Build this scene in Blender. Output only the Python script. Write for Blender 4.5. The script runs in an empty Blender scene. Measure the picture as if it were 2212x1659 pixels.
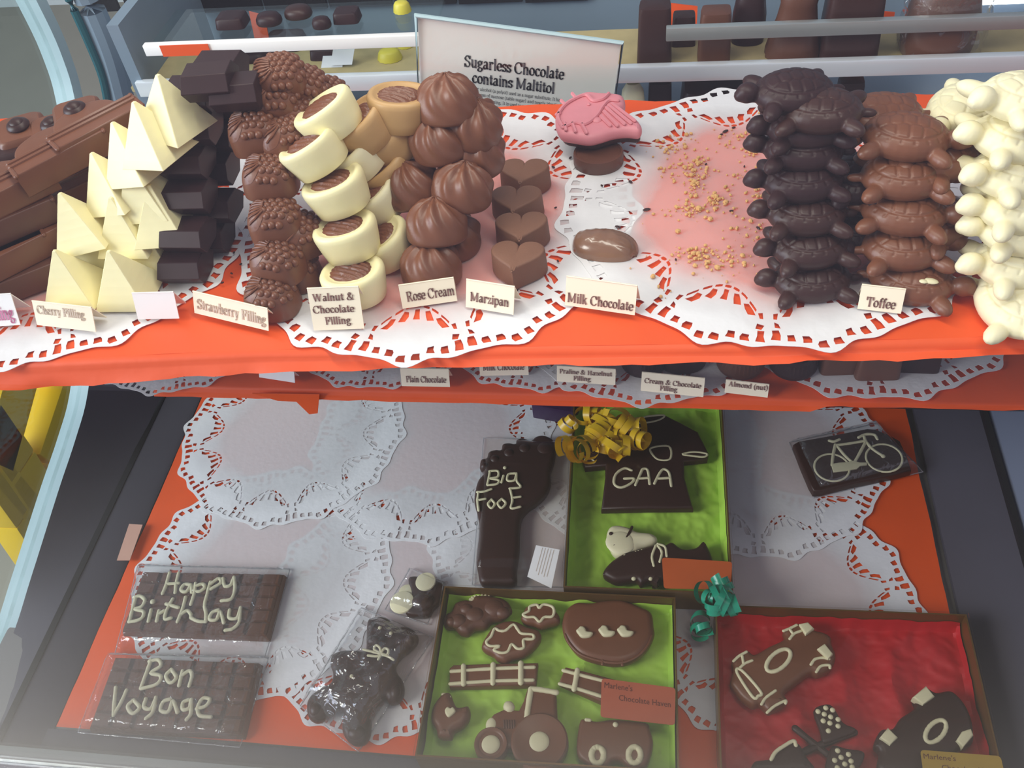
import bpy, bmesh, math, random
import numpy as np
from mathutils import Vector, Matrix, noise
S = bpy.context.scene
COL = S.collection
# ---------------------------------------------------------------- camera
R = np.array([[0.9885548, 0.01977346, -0.14956072],
              [0.11425954, -0.7454778, 0.656664],
              [-0.09850968, -0.66623709, -0.73920497]])   # image right / down / forward -> world
FPX, CX, CY, CAMZ = 2000.0, 1106.0, 829.5, 1.20
EYE = np.array([0, 0, CAMZ])
cam_d = bpy.data.cameras.new('camera')
cam = bpy.data.objects.new('camera', cam_d)
COL.objects.link(cam)
cam_d.sensor_width = 36.0
cam_d.lens = 36.0 * FPX / 2212.0
cam_d.clip_start, cam_d.clip_end = 0.01, 50
cam.matrix_world = Matrix(((R[0, 0], -R[0, 1], -R[0, 2], 0), (R[1, 0], -R[1, 1], -R[1, 2], 0),
                           (R[2, 0], -R[2, 1], -R[2, 2], CAMZ), (0, 0, 0, 1)))
S.camera = cam
# ---------------------------------------------------------------- world, lamps, exposure
S.view_settings.view_transform = 'Standard'
S.view_settings.look = 'None'
S.view_settings.gamma = 1
S.view_settings.use_curve_mapping = False
S.view_settings.exposure = 0.0
S.cycles.transparent_max_bounces = 32
S.cycles.max_bounces = 8
S.cycles.caustics_reflective = False
S.cycles.caustics_refractive = False
w = bpy.data.worlds.new('world'); S.world = w; w.use_nodes = True
bg = w.node_tree.nodes['Background']
bg.inputs[0].default_value = (0.62, 0.60, 0.76, 1); bg.inputs[1].default_value = 0.66


def area(name, loc, target, sx, sy, power, color):
    l = bpy.data.lights.new(name, 'AREA'); l.shape = 'RECTANGLE'; l.size, l.size_y = sx, sy
    l.energy, l.color = power, color
    o = bpy.data.objects.new(name, l); COL.objects.link(o); o.location = loc
    o.rotation_euler = (Vector(target) - Vector(loc)).to_track_quat('-Z', 'Y').to_euler()
    return o


area('window_daylight', (-1.7, -0.55, 1.95), (-0.1, 0.42, 0.75), 0.8, 0.7, 30.0, (1.0, 0.97, 0.93))
area('case_tube_lamp', (-0.12, 0.40, 1.27), (-0.10, 0.43, 0.8), 0.8, 0.05, 2.1, (1.0, 0.93, 0.82))
area('side_fill_lamp', (-2.1, -0.25, 1.25), (0.0, 0.4, 0.5), 1.2, 1.0, 36.0, (0.80, 0.80, 1.0))  # unseen fill lamp added to brighten the case floor under the shelves

ZU, ZM, ZF = 0.86, 0.76, 0.50        # tops of upper shelf, middle shelf, case floor (paper surfaces)


def ray(px, py):
    return R @ np.array([px - CX, py - CY, FPX])


def at(px, py, z):
    v = ray(px, py)
    return EYE + v * ((z - CAMZ) / v[2])


def aty(px, py, y):
    v = ray(px, py)
    return EYE + v * (y / v[1])


def atx(px, py, x):
    v = ray(px, py)
    return EYE + v * (x / v[0])


def proj(p):
    c = R.T @ (np.asarray(p) - EYE)
    return np.array([CX + FPX * c[0] / c[2], CY + FPX * c[1] / c[2]])


# ---------------------------------------------------------------- materials
def srgb(r, g, b):
    f = lambda c: c / 12.92 if c <= 0.04045 else ((c + 0.055) / 1.055) ** 2.4
    return (f(r / 255), f(g / 255), f(b / 255), 1)


def mat(name, rgb, rough=0.5, var=0.12, scale=60, bump=0.0, bscale=200, metal=0.0, spec=0.5, coat=0.0, sss=0.0, emit=0):
    m = bpy.data.materials.new(name); m.use_nodes = True
    nt = m.node_tree; N = nt.nodes; L = nt.links
    p = N['Principled BSDF']
    c = srgb(*rgb)
    tc = N.new('ShaderNodeTexCoord')
    no = N.new('ShaderNodeTexNoise'); no.inputs['Scale'].default_value = scale; no.inputs['Detail'].default_value = 4
    L.new(tc.outputs['Object'], no.inputs['Vector'])
    mx = N.new('ShaderNodeMix'); mx.data_type = 'RGBA'
    mx.inputs[6].default_value = tuple(x * (1 - var) for x in c[:3]) + (1,)
    mx.inputs[7].default_value = tuple(min(1, x * (1 + var)) for x in c[:3]) + (1,)
    L.new(no.outputs['Fac'], mx.inputs[0]); L.new(mx.outputs[2], p.inputs['Base Color'])
    p.inputs['Roughness'].default_value = rough
    p.inputs['Metallic'].default_value = metal
    p.inputs['Specular IOR Level'].default_value = spec
    p.inputs['Coat Weight'].default_value = coat
    if sss:
        p.inputs['Subsurface Weight'].default_value = sss
        p.inputs['Subsurface Radius'].default_value = (0.004, 0.003, 0.0015)
    if emit:
        p.inputs['Emission Color'].default_value = c
        p.inputs['Emission Strength'].default_value = emit
    if bump:
        nb = N.new('ShaderNodeTexNoise'); nb.inputs['Scale'].default_value = bscale; nb.inputs['Detail'].default_value = 3
        L.new(tc.outputs['Object'], nb.inputs['Vector'])
        b = N.new('ShaderNodeBump'); b.inputs['Strength'].default_value = bump; b.inputs['Distance'].default_value = 0.001
        L.new(nb.outputs['Fac'], b.inputs['Height']); L.new(b.outputs['Normal'], p.inputs['Normal'])
    return m


def film(name, clear=0.9, tint=(1, 1, 1), rough=0.03, bump=0.0, bscale=60, ior=1.45, haze=0.0):
    """clear sheet: see-through, with a Fresnel gloss"""
    m = bpy.data.materials.new(name); m.use_nodes = True
    nt = m.node_tree; N = nt.nodes; L = nt.links
    N.remove(N['Principled BSDF'])
    out = N['Material Output']
    t = N.new('ShaderNodeBsdfTransparent'); t.inputs[0].default_value = (tint[0] * clear, tint[1] * clear, tint[2] * clear, 1)
    g = N.new('ShaderNodeBsdfGlossy'); g.inputs['Roughness'].default_value = rough; g.inputs[0].default_value = (1, 1, 1, 1)
    fr = N.new('ShaderNodeLayerWeight'); fr.inputs[0].default_value = 0.5
    f0 = ((ior - 1) / (ior + 1)) ** 2                      # Schlick's Fresnel, alike from both sides
    pw = N.new('ShaderNodeMath'); pw.operation = 'POWER'; pw.inputs[1].default_value = 5
    ma = N.new('ShaderNodeMath'); ma.operation = 'MULTIPLY_ADD'; ma.inputs[1].default_value = 1 - f0; ma.inputs[2].default_value = f0
    L.new(fr.outputs['Facing'], pw.inputs[0]); L.new(pw.outputs[0], ma.inputs[0])
    mx = N.new('ShaderNodeMixShader')
    L.new(ma.outputs[0], mx.inputs[0]); L.new(t.outputs[0], mx.inputs[1]); L.new(g.outputs[0], mx.inputs[2])
    last = mx
    if haze:
        d = N.new('ShaderNodeBsdfDiffuse'); d.inputs[0].default_value = (0.9, 0.9, 0.95, 1)
        m2 = N.new('ShaderNodeMixShader'); m2.inputs[0].default_value = haze
        L.new(mx.outputs[0], m2.inputs[1]); L.new(d.outputs[0], m2.inputs[2]); last = m2
    L.new(last.outputs[0], out.inputs['Surface'])
    if bump:
        tc = N.new('ShaderNodeTexCoord')
        nb = N.new('ShaderNodeTexNoise'); nb.inputs['Scale'].default_value = bscale; nb.inputs['Detail'].default_value = 2
        nb.inputs['Distortion'].default_value = 1.5
        L.new(tc.outputs['Object'], nb.inputs['Vector'])
        b = N.new('ShaderNodeBump'); b.inputs['Strength'].default_value = bump; b.inputs['Distance'].default_value = 0.004
        L.new(nb.outputs['Fac'], b.inputs['Height'])
        L.new(b.outputs['Normal'], g.inputs['Normal']); L.new(b.outputs['Normal'], fr.inputs['Normal'])
    return m


def doily_material(name, centre, rim):
    """thin paper: pressed, greasy and see-through in the middle, fluffier white rim"""
    m = bpy.data.materials.new(name); m.use_nodes = True
    nt = m.node_tree; N = nt.nodes; L = nt.links
    p = N['Principled BSDF']; out = N['Material Output']
    p.inputs['Base Color'].default_value = (0.86, 0.84, 0.84, 1); p.inputs['Roughness'].default_value = 0.7
    tc = N.new('ShaderNodeTexCoord')
    ln = N.new('ShaderNodeVectorMath'); ln.operation = 'LENGTH'; L.new(tc.outputs['Object'], ln.inputs[0])
    no = N.new('ShaderNodeTexNoise'); no.inputs['Scale'].default_value = 14; no.inputs['Detail'].default_value = 3
    L.new(tc.outputs['Object'], no.inputs['Vector'])
    ad = N.new('ShaderNodeMath'); ad.operation = 'MULTIPLY_ADD'; ad.inputs[1].default_value = 0.05
    L.new(no.outputs['Fac'], ad.inputs[0]); L.new(ln.outputs['Value'], ad.inputs[2])
    mr = N.new('ShaderNodeMapRange'); mr.inputs['From Min'].default_value = 0.095; mr.inputs['From Max'].default_value = 0.130
    mr.inputs['To Min'].default_value = centre; mr.inputs['To Max'].default_value = rim
    L.new(ad.outputs[0], mr.inputs['Value'])
    t = N.new('ShaderNodeBsdfTransparent')
    mx = N.new('ShaderNodeMixShader')
    L.new(mr.outputs[0], mx.inputs[0]); L.new(p.outputs[0], mx.inputs[1]); L.new(t.outputs[0], mx.inputs[2])
    L.new(mx.outputs[0], out.inputs['Surface'])
    nb = N.new('ShaderNodeTexNoise'); nb.inputs['Scale'].default_value = 180
    L.new(tc.outputs['Object'], nb.inputs['Vector'])
    b = N.new('ShaderNodeBump'); b.inputs['Strength'].default_value = 0.25; b.inputs['Distance'].default_value = 0.001
    L.new(nb.outputs['Fac'], b.inputs['Height']); L.new(b.outputs['Normal'], p.inputs['Normal'])
    return m


M = dict(
    milk=mat('milk_chocolate', (116, 70, 47), 0.40, 0.10, 90, 0.05, 300),
    milk_matte=mat('matte_milk_chocolate', (122, 82, 60), 0.6, 0.06, 200, 0.12, 900),
    cocoa=mat('dull_milk_chocolate', (98, 60, 44), 0.45, 0.12, 60, 0.08, 300),
    dark=mat('dark_chocolate', (58, 34, 30), 0.40, 0.15, 80, 0.02, 200, spec=0.35),
    black=mat('very_dark_chocolate', (50, 30, 31), 0.42, 0.15, 80, 0.02, 200, spec=0.25),
    white=mat('white_chocolate', (243, 233, 182), 0.45, 0.05, 70, 0.08, 250, sss=0.12),
    cream=mat('creamy_white_chocolate', (240, 231, 192), 0.5, 0.06, 70, 0.1, 250, sss=0.12),
    caramel=mat('tan_white_chocolate', (194, 154, 102), 0.45, 0.08, 70, 0.08, 250, sss=0.1),
    lemon=mat('pale_yellow_chocolate', (214, 200, 70), 0.45, 0.08, 70),
    pink=mat('pink_chocolate', (220, 138, 146), 0.5, 0.06, 120, 0.1, 300),
    icing=mat('white_icing', (226, 218, 178), 0.55, 0.05, 200, 0.1, 400),
    orange=mat('orange_tissue', (234, 84, 20), 0.55, 0.07, 30, 0.25, 90),
    green=mat('green_tissue', (180, 224, 84), 0.6, 0.10, 30, 0.3, 80),
    red=mat('red_tissue', (190, 10, 28), 0.55, 0.2, 25, 0.3, 80),
    card=mat('cream_card', (250, 236, 208), 0.7, 0.03, 40),
    whitecard=mat('white_card', (250, 246, 242), 0.6, 0.02, 40),
    ink=mat('brown_print', (134, 98, 88), 0.8, 0.1, 200),
    faded=mat('faded_print', (206, 186, 166), 0.8, 0.15, 300),
    pinkink=mat('pink_print', (214, 130, 165), 0.8, 0.1, 200),
    greyink=mat('grey_print', (84, 86, 96), 0.8, 0.05, 200),
    paper=mat('sign_paper', (246, 251, 253), 0.35, 0.02, 20, coat=0.5),
    steel=mat('dark_grey_deck', (112, 108, 106), 0.45, 0.15, 12, 0.1, 300),
    panel=mat('charcoal_panel', (72, 68, 78), 0.5, 0.12, 15),
    greypanel=mat('blue_grey_panel', (112, 118, 136), 0.5, 0.1, 10),
    rail=mat('black_rail', (16, 15, 20), 0.3, 0.1, 30),
    palerail=mat('pale_blue_trim', (178, 202, 206), 0.45, 0.08, 12),
    alu=mat('brushed_metal', (196, 200, 196), 0.3, 0.1, 30, metal=0.7),
    chrome=mat('bright_chrome', (240, 244, 248), 0.2, 0.04, 30, metal=0.35),
    backgrey=mat('blue_grey_metal', (122, 138, 152), 0.45, 0.12, 6),
    teal=mat('teal_glass_edge', (40, 92, 100), 0.2, 0.1, 20),
    vent=mat('black_vent', (14, 13, 16), 0.5, 0.1, 30),
    wall=mat('pale_plaster', (226, 240, 238), 0.8, 0.06, 3),
    ground=mat('beige_floor', (150, 146, 130), 0.7, 0.1, 5),
    yellow=mat('yellow_plastic', (236, 196, 24), 0.4, 0.08, 6),
    goldtray=mat('gold_card', (120, 88, 46), 0.35, 0.15, 30, metal=0.4),
    sticker=mat('orange_sticker', (196, 92, 44), 0.4, 0.12, 40),
    brownsticker=mat('copper_sticker', (176, 88, 60), 0.4, 0.1, 40),
    goldsticker=mat('gold_sticker', (206, 168, 70), 0.3, 0.12, 40, metal=0.5),
    stickerink=mat('dark_red_print', (92, 34, 20), 0.6, 0.1, 100),
    yribbon=mat('yellow_ribbon', (222, 178, 32), 0.3, 0.06, 40),
    gribbon=mat('green_ribbon', (22, 142, 110), 0.25, 0.08, 40),
    crumb=mat('nut_crumb', (214, 166, 106), 0.8, 0.2, 300),
    tag=mat('pale_pink_tag', (206, 158, 138), 0.6, 0.05, 40),
    film=film('cellophane', 0.93, (1, 1, 1), 0.06, 0.5, 70, 1.8, 0.03),
    seam=film('cellophane_seam', 0.7, (1, 1, 1), 0.1, 0.3, 90, 2.0, 0.22),
    lid=film('clear_lid', 0.97, (1, 0.99, 0.97), 0.04, 0.05, 20, 1.3),
    glass=film('case_glass', 0.985, (0.985, 1, 0.995), 0.0, 0, 1, 1.42),
    endglass=film('tinted_end_glass', 0.96, (0.95, 1.0, 0.99), 0.02, 0, 1, 1.4),
    doily=doily_material('doily_paper', 0.48, 0.05), greasy=doily_material('greasy_doily_paper', 0.80, 0.08),
)


# ---------------------------------------------------------------- mesh helpers
class MB:
    def __init__(s):
        s.v, s.f = [], []

    def add(s, vs, fs):
        b = len(s.v)
        s.v += [tuple(map(float, p)) for p in vs]
        s.f += [tuple(b + i for i in f) for f in fs]
        return s

    def grid(s, P, cu=False, cv=False):
        """P[i][j] points; cu: closed in i, cv: closed in j"""
        n, m = len(P), len(P[0])
        vs = [p for r in P for p in r]
        fs = []
        for i in range(n if cu else n - 1):
            for j in range(m if cv else m - 1):
                a, b = i, (i + 1) % n
                c, d = j, (j + 1) % m
                fs.append((a * m + c, a * m + d, b * m + d, b * m + c))
        return s.add(vs, fs)

    def loops(s, Ls, cap0=True, cap1=True):
        m = len(Ls[0]); n = len(Ls)
        vs = [p for r in Ls for p in r]
        fs = [(i * m + j, i * m + (j + 1) % m, (i + 1) * m + (j + 1) % m, (i + 1) * m + j) for i in range(n - 1) for j in range(m)]
        if cap0: fs.append(tuple(reversed(range(m))))
        if cap1: fs.append(tuple((n - 1) * m + j for j in range(m)))
        return s.add(vs, fs)

    def box(s, x0, x1, y0, y1, z0, z1):
        q = lambda z: [(x0, y0, z), (x1, y0, z), (x1, y1, z), (x0, y1, z)]
        return s.loops([q(z0), q(z1)])

    def prism(s, base, top):
        return s.loops([base, top])

    def ball(s, c, r, n=10, m=7, rot=None):
        r = (r, r, r) if not hasattr(r, '__len__') else r
        Ls = []
        for i in range(m + 1):
            a = -math.pi / 2 + math.pi * (i + 0.001) / (m + 0.002)
            ring = []
            for j in range(n):
                t = 2 * math.pi * j / n
                p = Vector((r[0] * math.cos(a) * math.cos(t), r[1] * math.cos(a) * math.sin(t), r[2] * math.sin(a)))
                if rot is not None: p = rot @ p
                ring.append((c[0] + p.x, c[1] + p.y, c[2] + p.z))
            Ls.append(ring)
        return s.loops(Ls)

    def tube(s, pts, r, n=8, closed=False, flat=1.0):
        pts = [Vector(p) for p in pts]
        k = len(pts)
        rs = r if hasattr(r, '__len__') else [r] * k
        Ls = []
        up = Vector((0, 0, 1))
        for i in range(k):
            a = pts[(i - 1) % k] if (closed or i) else pts[0]
            b = pts[(i + 1) % k] if (closed or i < k - 1) else pts[-1]
            d = (b - a)
            d = d.normalized() if d.length > 1e-9 else Vector((1, 0, 0))
            sx = d.cross(up)
            sx = sx.normalized() if sx.length > 1e-4 else Vector((1, 0, 0))
            sy = sx.cross(d).normalized()
            ring = lambda c, q: [tuple(c + sx * (q * math.cos(2 * math.pi * j / n)) + sy * (q * flat * math.sin(2 * math.pi * j / n))) for j in range(n)]
            if i == 0 and not closed:
                Ls.append(ring(pts[0] - d * rs[0] * 0.9, rs[0] * 0.35)); Ls.append(ring(pts[0] - d * rs[0] * 0.5, rs[0] * 0.85))
            Ls.append(ring(pts[i], rs[i]))
            if i == k - 1 and not closed:
                Ls.append(ring(pts[i] + d * rs[i] * 0.5, rs[i] * 0.85)); Ls.append(ring(pts[i] + d * rs[i] * 0.9, rs[i] * 0.35))
        if closed:
            Ls.append(Ls[0]); return s.loops(Ls, False, False)
        return s.loops(Ls)

    def mesh(s, name, angle=35, bevel=0, seg=2):
        me = bpy.data.meshes.new(name)
        me.from_pydata(s.v, [], s.f)
        if bevel:
            bm = bmesh.new(); bm.from_mesh(me)
            bmesh.ops.remove_doubles(bm, verts=bm.verts, dist=1e-6)
            es = [e for e in bm.edges if len(e.link_faces) == 2 and e.calc_face_angle(0) > 0.4]
            bmesh.ops.bevel(bm, geom=es, offset=bevel, segments=seg, profile=0.6, affect='EDGES', clamp_overlap=True)
            bm.to_mesh(me); bm.free()
        return finish(me, angle)


def finish(me, angle=35):
    bm = bmesh.new(); bm.from_mesh(me)
    bmesh.ops.recalc_face_normals(bm, faces=bm.faces)
    bm.to_mesh(me); bm.free()
    me.polygons.foreach_set('use_smooth', [True] * len(me.polygons))
    me.set_sharp_from_angle(angle=math.radians(angle))
    me.update()
    return me


def cr(pts, closed=False, k=6):
    """Catmull-Rom through points"""
    P = [np.array(p, float) for p in pts]
    n = len(P); out = []
    for i in range(n if closed else n - 1):
        p1, p2 = P[i], P[(i + 1) % n]
        p0 = P[i - 1] if (closed or i) else 2 * p1 - p2
        p3 = P[(i + 2) % n] if (closed or i < n - 2) else 2 * p2 - p1
        for t in np.arange(k) / k:
            out.append(0.5 * (2 * p1 + (p2 - p0) * t + (2 * p0 - 5 * p1 + 4 * p2 - p3) * t * t + (3 * p1 - p0 - 3 * p2 + p3) * t ** 3))
    if not closed: out.append(P[-1])
    return out


def plate(name, loops, thick, bevel=0.0, res=3, angle=50):
    """filled outline (holes allowed) of a thickness with rounded rims; base at z = 0"""
    cu = bpy.data.curves.new(name, 'CURVE'); cu.dimensions = '2D'; cu.fill_mode = 'BOTH'
    cu.extrude = max(thick / 2 - bevel, 0); cu.bevel_depth = bevel; cu.bevel_resolution = res; cu.offset = -bevel
    for lp in loops:
        sp = cu.splines.new('POLY'); sp.points.add(len(lp) - 1)
        for q, p in zip(sp.points, lp): q.co = (p[0], p[1], 0, 1)
        sp.use_cyclic_u = True
    o = bpy.data.objects.new(name, cu)
    me = bpy.data.meshes.new_from_object(o)
    bpy.data.objects.remove(o); bpy.data.curves.remove(cu)
    me.name = name
    me.transform(Matrix.Translation((0, 0, thick / 2)))
    bm = bmesh.new(); bm.from_mesh(me)
    bmesh.ops.remove_doubles(bm, verts=bm.verts, dist=2e-6)
    bm.to_mesh(me); bm.free()
    return finish(me, angle)


def remesh(me, voxel, smooth=2):
    o = bpy.data.objects.new('tmp', me); COL.objects.link(o)
    md = o.modifiers.new('r', 'REMESH'); md.mode = 'VOXEL'; md.voxel_size = voxel
    sm = o.modifiers.new('s', 'SMOOTH'); sm.iterations = smooth; sm.factor = 0.5
    dg = bpy.context.evaluated_depsgraph_get()
    out = bpy.data.meshes.new_from_object(o.evaluated_get(dg))
    bpy.data.objects.remove(o)
    out.polygons.foreach_set('use_smooth', [True] * len(out.polygons))
    return out


def put(name, me, m, parent=None, loc=(0, 0, 0), rot=(0, 0, 0)):
    if not me.materials: me.materials.append(m)
    elif me.materials[0] != m:
        me = me.copy(); me.materials[0] = m
    o = bpy.data.objects.new(name, me); COL.objects.link(o)
    o.location = loc; o.rotation_euler = rot
    if parent is not None: o.parent = parent
    return o


def tag(o, label, cat, group=None, kind=None):
    o['label'] = label; o['category'] = cat
    if group: o['group'] = group
    if kind: o['kind'] = kind
    return o


def thing(name, label, cat, loc=(0, 0, 0), rot=(0, 0, 0), group=None):
    o = bpy.data.objects.new(name, None); COL.objects.link(o)
    o.empty_display_size = 0.01
    o.location = tuple(loc); o.rotation_euler = rot
    return tag(o, label, cat, group)


def single(name, me, m, label, cat, loc=(0, 0, 0), rot=(0, 0, 0), group=None, kind=None):
    return tag(put(name, me, m, None, tuple(loc), rot), label, cat, group, kind)


def structure(name, me, m, loc=(0, 0, 0), rot=(0, 0, 0)):
    o = put(name, me, m, None, loc, rot); o['kind'] = 'structure'
    return o


def copy_tree(o, loc, rot=None, label=None, mats=None):
    r = o.copy(); COL.objects.link(r)
    for ch in list(o.children):
        c = ch.copy(); COL.objects.link(c); c.parent = r
        for g in list(ch.children):
            d = g.copy(); COL.objects.link(d); d.parent = c
    r.location = tuple(loc)
    if rot is not None: r.rotation_euler = rot
    if label: r['label'] = label
    return r


def fbm(x, y, z=0, s=1.0, o=3):
    v = 0; a = 1
    for i in range(o):
        v += a * noise.noise(Vector((x * s, y * s, z + 7.3 * i))); s *= 2.1; a *= 0.5
    return v


def crease(x, y, z=0, s=1.0):
    v = 0; a = 1
    for i in range(3):
        v += a * (1 - 2 * abs(noise.noise(Vector((x * s, y * s, z + 3.1 * i))))); s *= 1.9; a *= 0.55
    return v


# ---------------------------------------------------------------- lettering: a small serif stroke alphabet (units 1/100 em)
# strokes: l polyline, c smooth curve, s flat serif (x, y, half width), d dot
GL = {
 'a': (48, 'c9,36 20,45 33,38 33,12 37,3 46,5;c33,26 14,22 7,12 14,1 25,3 33,12'),
 'b': (50, 's6,67,5;l12,68 12,2;c12,34 26,46 41,37 44,22 40,8 26,0 12,6'),
 'c': (43, 'c38,35 27,45 12,39 7,23 13,6 26,1 39,9'),
 'd': (51, 'l38,68 38,0;s33,67,5;s43,1,5;c38,38 24,46 9,38 6,22 10,6 24,0 38,8'),
 'e': (44, 'l9,25 39,25;c39,25 36,40 24,45 11,39 7,23 13,6 26,1 40,10'),
 'f': (31, 'c32,62 23,68 16,62 15,48;l15,52 15,0;s15,1,9;l3,44 29,44'),
 'g': (47, 'c23,45 11,39 11,27 23,20 34,27 34,39 23,45;c16,20 8,12 20,5 38,1 40,-9 28,-18 13,-17 6,-9 16,0;l34,42 45,44'),
 'h': (53, 's7,67,5;l12,68 12,0;s12,1,9;c12,34 25,45 38,38 40,26;l40,30 40,0;s40,1,9'),
 'i': (26, 's8,45,5;l13,46 13,0;s13,1,9;d13,61,8'),
 'k': (54, 's7,67,5;l12,68 12,0;s12,1,9;l40,45 13,20;s40,45,8;l22,27 42,0;s43,1,9'),
 'l': (26, 's8,67,5;l13,68 13,0;s13,1,9'),
 'm': (80, 's7,45,5;l12,46 12,0;s12,1,9;c12,34 24,45 36,38 38,26;l38,30 38,0;s38,1,9;c38,34 50,45 62,38 65,26;l65,30 65,0;s65,1,9'),
 'n': (53, 's7,45,5;l12,46 12,0;s12,1,9;c12,34 25,45 38,38 40,26;l40,30 40,0;s40,1,9'),
 'o': (48, 'c24,45 11,38 7,23 11,7 24,1 37,7 42,23 37,38 24,45'),
 'p': (51, 's7,45,5;l12,46 12,-20;s12,-19,9;c12,36 26,46 41,37 45,22 40,8 26,0 12,8'),
 'r': (40, 's7,45,5;l12,46 12,0;s13,1,10;c12,32 22,44 30,45 35,39'),
 's': (38, 'c33,36 22,45 9,39 10,29 28,20 34,11 25,1 7,8;l33,36 33,44;l7,9 7,1'),
 't': (32, 'l15,58 15,12;c15,14 19,3 32,7;l3,44 30,44'),
 'u': (53, 's7,45,5;l12,46 12,14;c12,16 17,2 29,3 40,14;l40,46 40,0;s35,45,5;s46,1,5'),
 'v': (48, 's9,45,9;s38,45,8;l9,45 24,0;l38,45 24,0'),
 'w': (70, 's9,45,9;s34,45,8;s61,45,8;l9,45 22,0;l35,45 22,0;l35,45 48,0;l61,45 48,0'),
 'x': (48, 's9,45,9;s38,45,8;s10,1,8;s38,1,9;l9,45 38,0;l38,45 9,0'),
 'y': (48, 's9,45,9;s39,45,8;l9,45 24,2;c39,45 24,2 17,-15 7,-16'),
 'z': (42, 'l7,44 37,44;l36,44 7,1;l6,1 37,1;l7,44 7,34;l37,1 37,12'),
 'A': (70, 'l33,66 10,0;l33,66 55,0;s10,1,9;s55,1,11;l18,22 48,22'),
 'C': (70, 'c60,48 48,64 30,66 12,54 7,33 12,12 30,0 48,2 62,15;l61,46 61,66'),
 'F': (60, 'l18,66 18,0;s18,1,12;l5,65 54,65;l54,66 55,48;l18,34 40,34;l40,42 40,26'),
 'H': (76, 'l17,66 17,0;l57,66 57,0;s17,65,12;s17,1,12;s57,65,12;s57,1,12;l17,34 57,34'),
 'I': (38, 'l19,66 19,0;s19,65,13;s19,1,13'),
 'M': (92, 'l15,66 15,0;s11,65,9;s15,1,10;l15,66 44,6;l74,66 44,6;l74,66 74,0;s79,65,9;s74,1,12'),
 'P': (61, 'l17,66 17,0;s17,1,12;s11,65,7;c17,65 40,66 52,58 53,46 46,35 17,32'),
 'R': (70, 'l17,66 17,0;s17,1,12;s11,65,7;c17,65 40,66 52,58 52,46 45,36 17,33;l32,34 58,0;s60,1,8'),
 'S': (55, 'c46,52 34,66 18,64 9,52 16,40 38,30 46,16 36,2 20,1 7,14;l46,50 46,66;l7,16 7,0'),
 'T': (66, 'l32,66 32,0;s32,1,12;l5,65 60,65;l6,66 5,48;l59,66 60,48'),
 'W': (98, 's12,65,11;s45,65,9;s85,65,10;l12,65 29,0;l48,65 29,0;l48,65 66,0;l85,65 66,0'),
 'B': (64, 'l17,66 17,0;s11,65,7;s11,1,7;c17,65 42,66 50,56 46,38 17,35;c17,35 46,36 55,22 48,4 17,1'),
 '&': (80, 'c66,44 56,16 36,1 14,4 9,20 28,36 44,52 38,66 26,64 22,50 36,26 56,6 72,6;s66,44,10'),
 '(': (32, 'c28,68 12,48 12,8 28,-16'), ')': (32, 'c4,68 20,48 20,8 4,-16'),
 '.': (24, 'd12,4,8'), ',': (24, 'd12,4,8;l13,3 8,-10'), '%': (80, 'c20,66 8,56 12,40 24,40 30,54 20,66;l60,66 20,0;c58,26 46,16 50,0 62,0 68,14 58,26'),
 '7': (50, 'l6,64 44,64;l44,64 20,0'), '5': (50, 'l14,64 42,64;l14,64 12,38;c12,38 34,42 42,22 28,2 8,4'),
}


def pl(s):
    return [tuple(float(v) for v in q.split(',')) for q in s.split()]


def text_quads(txt, thick=16.0, thin=6.0):
    """list of quads in em units, and the width"""
    quads = []; x = 0

    def band(pts, nib):
        for i in range(len(pts) - 1):
            a, b = np.array(pts[i]), np.array(pts[i + 1])
            d = b - a; L = np.hypot(*d)
            if L < 1e-6: continue
            d /= L
            wd = nib if nib else thin + (thick - thin) * abs(d[1]) ** 1.4
            if not nib and d[0] * d[1] > 0.12: wd = min(wd, thin + 2.0)      # upstrokes are thin
            n = np.array([-d[1], d[0]]) * wd / 2
            e = d * (0.18 * wd)
            quads.append([a - n - e, b - n + e, b + n + e, a + n - e])
    for ch in txt:
        if ch not in GL:
            x += 0.26; continue
        adv, st = GL[ch]
        n0 = len(quads)
        for k in st.split(';'):
            t, v = k[0], k[1:]
            if t == 'l': band(pl(v), None)
            elif t == 'c': band(cr(pl(v), False, 4), None)
            elif t == 's':
                sx, sy, h = map(float, v.split(',')); quads.append([np.array(q) for q in ((sx - h, sy - 2), (sx + h, sy - 2), (sx + h, sy + 2), (sx - h, sy + 2))])
            elif t == 'd':
                sx, sy, h = map(float, v.split(',')); quads.append([np.array((sx + h * math.cos(a), sy + h * math.sin(a))) for a in np.arange(8) * math.pi / 4])
        for i in range(n0, len(quads)):
            quads[i] = [q / 100 + np.array([x, 0]) for q in quads[i]]
        x += adv / 100
    return quads, x


def text_on(mb, txt, O, U, V, u0, u1, vb, cap, off, thick=16.0, thin=6.0):
    """O top-left corner, U along width, V down height (full vectors); text from u0..u1, baseline vb, cap height as fractions"""
    q, wd = text_quads(txt, thick, thin)
    for k in q:
        mb.add([O + U * (u0 + (u1 - u0) * p[0] / wd) + V * (vb - cap * p[1] / 0.66) + off for p in k], [tuple(range(len(k)))])


# ---------------------------------------------------------------- the room
structure('floor', MB().box(-3, 2.5, -2.5, 2.6, -0.05, 0.0).mesh('floor'), M['ground'])
structure('wall_back', MB().box(-3, 2.5, 2.6, 2.7, 0, 2.8).mesh('wall_back'), M['wall'])
structure('wall_left', MB().box(-3.1, -3, -2.5, 2.7, 0, 2.8).mesh('wall_left'), M['wall'])
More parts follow.
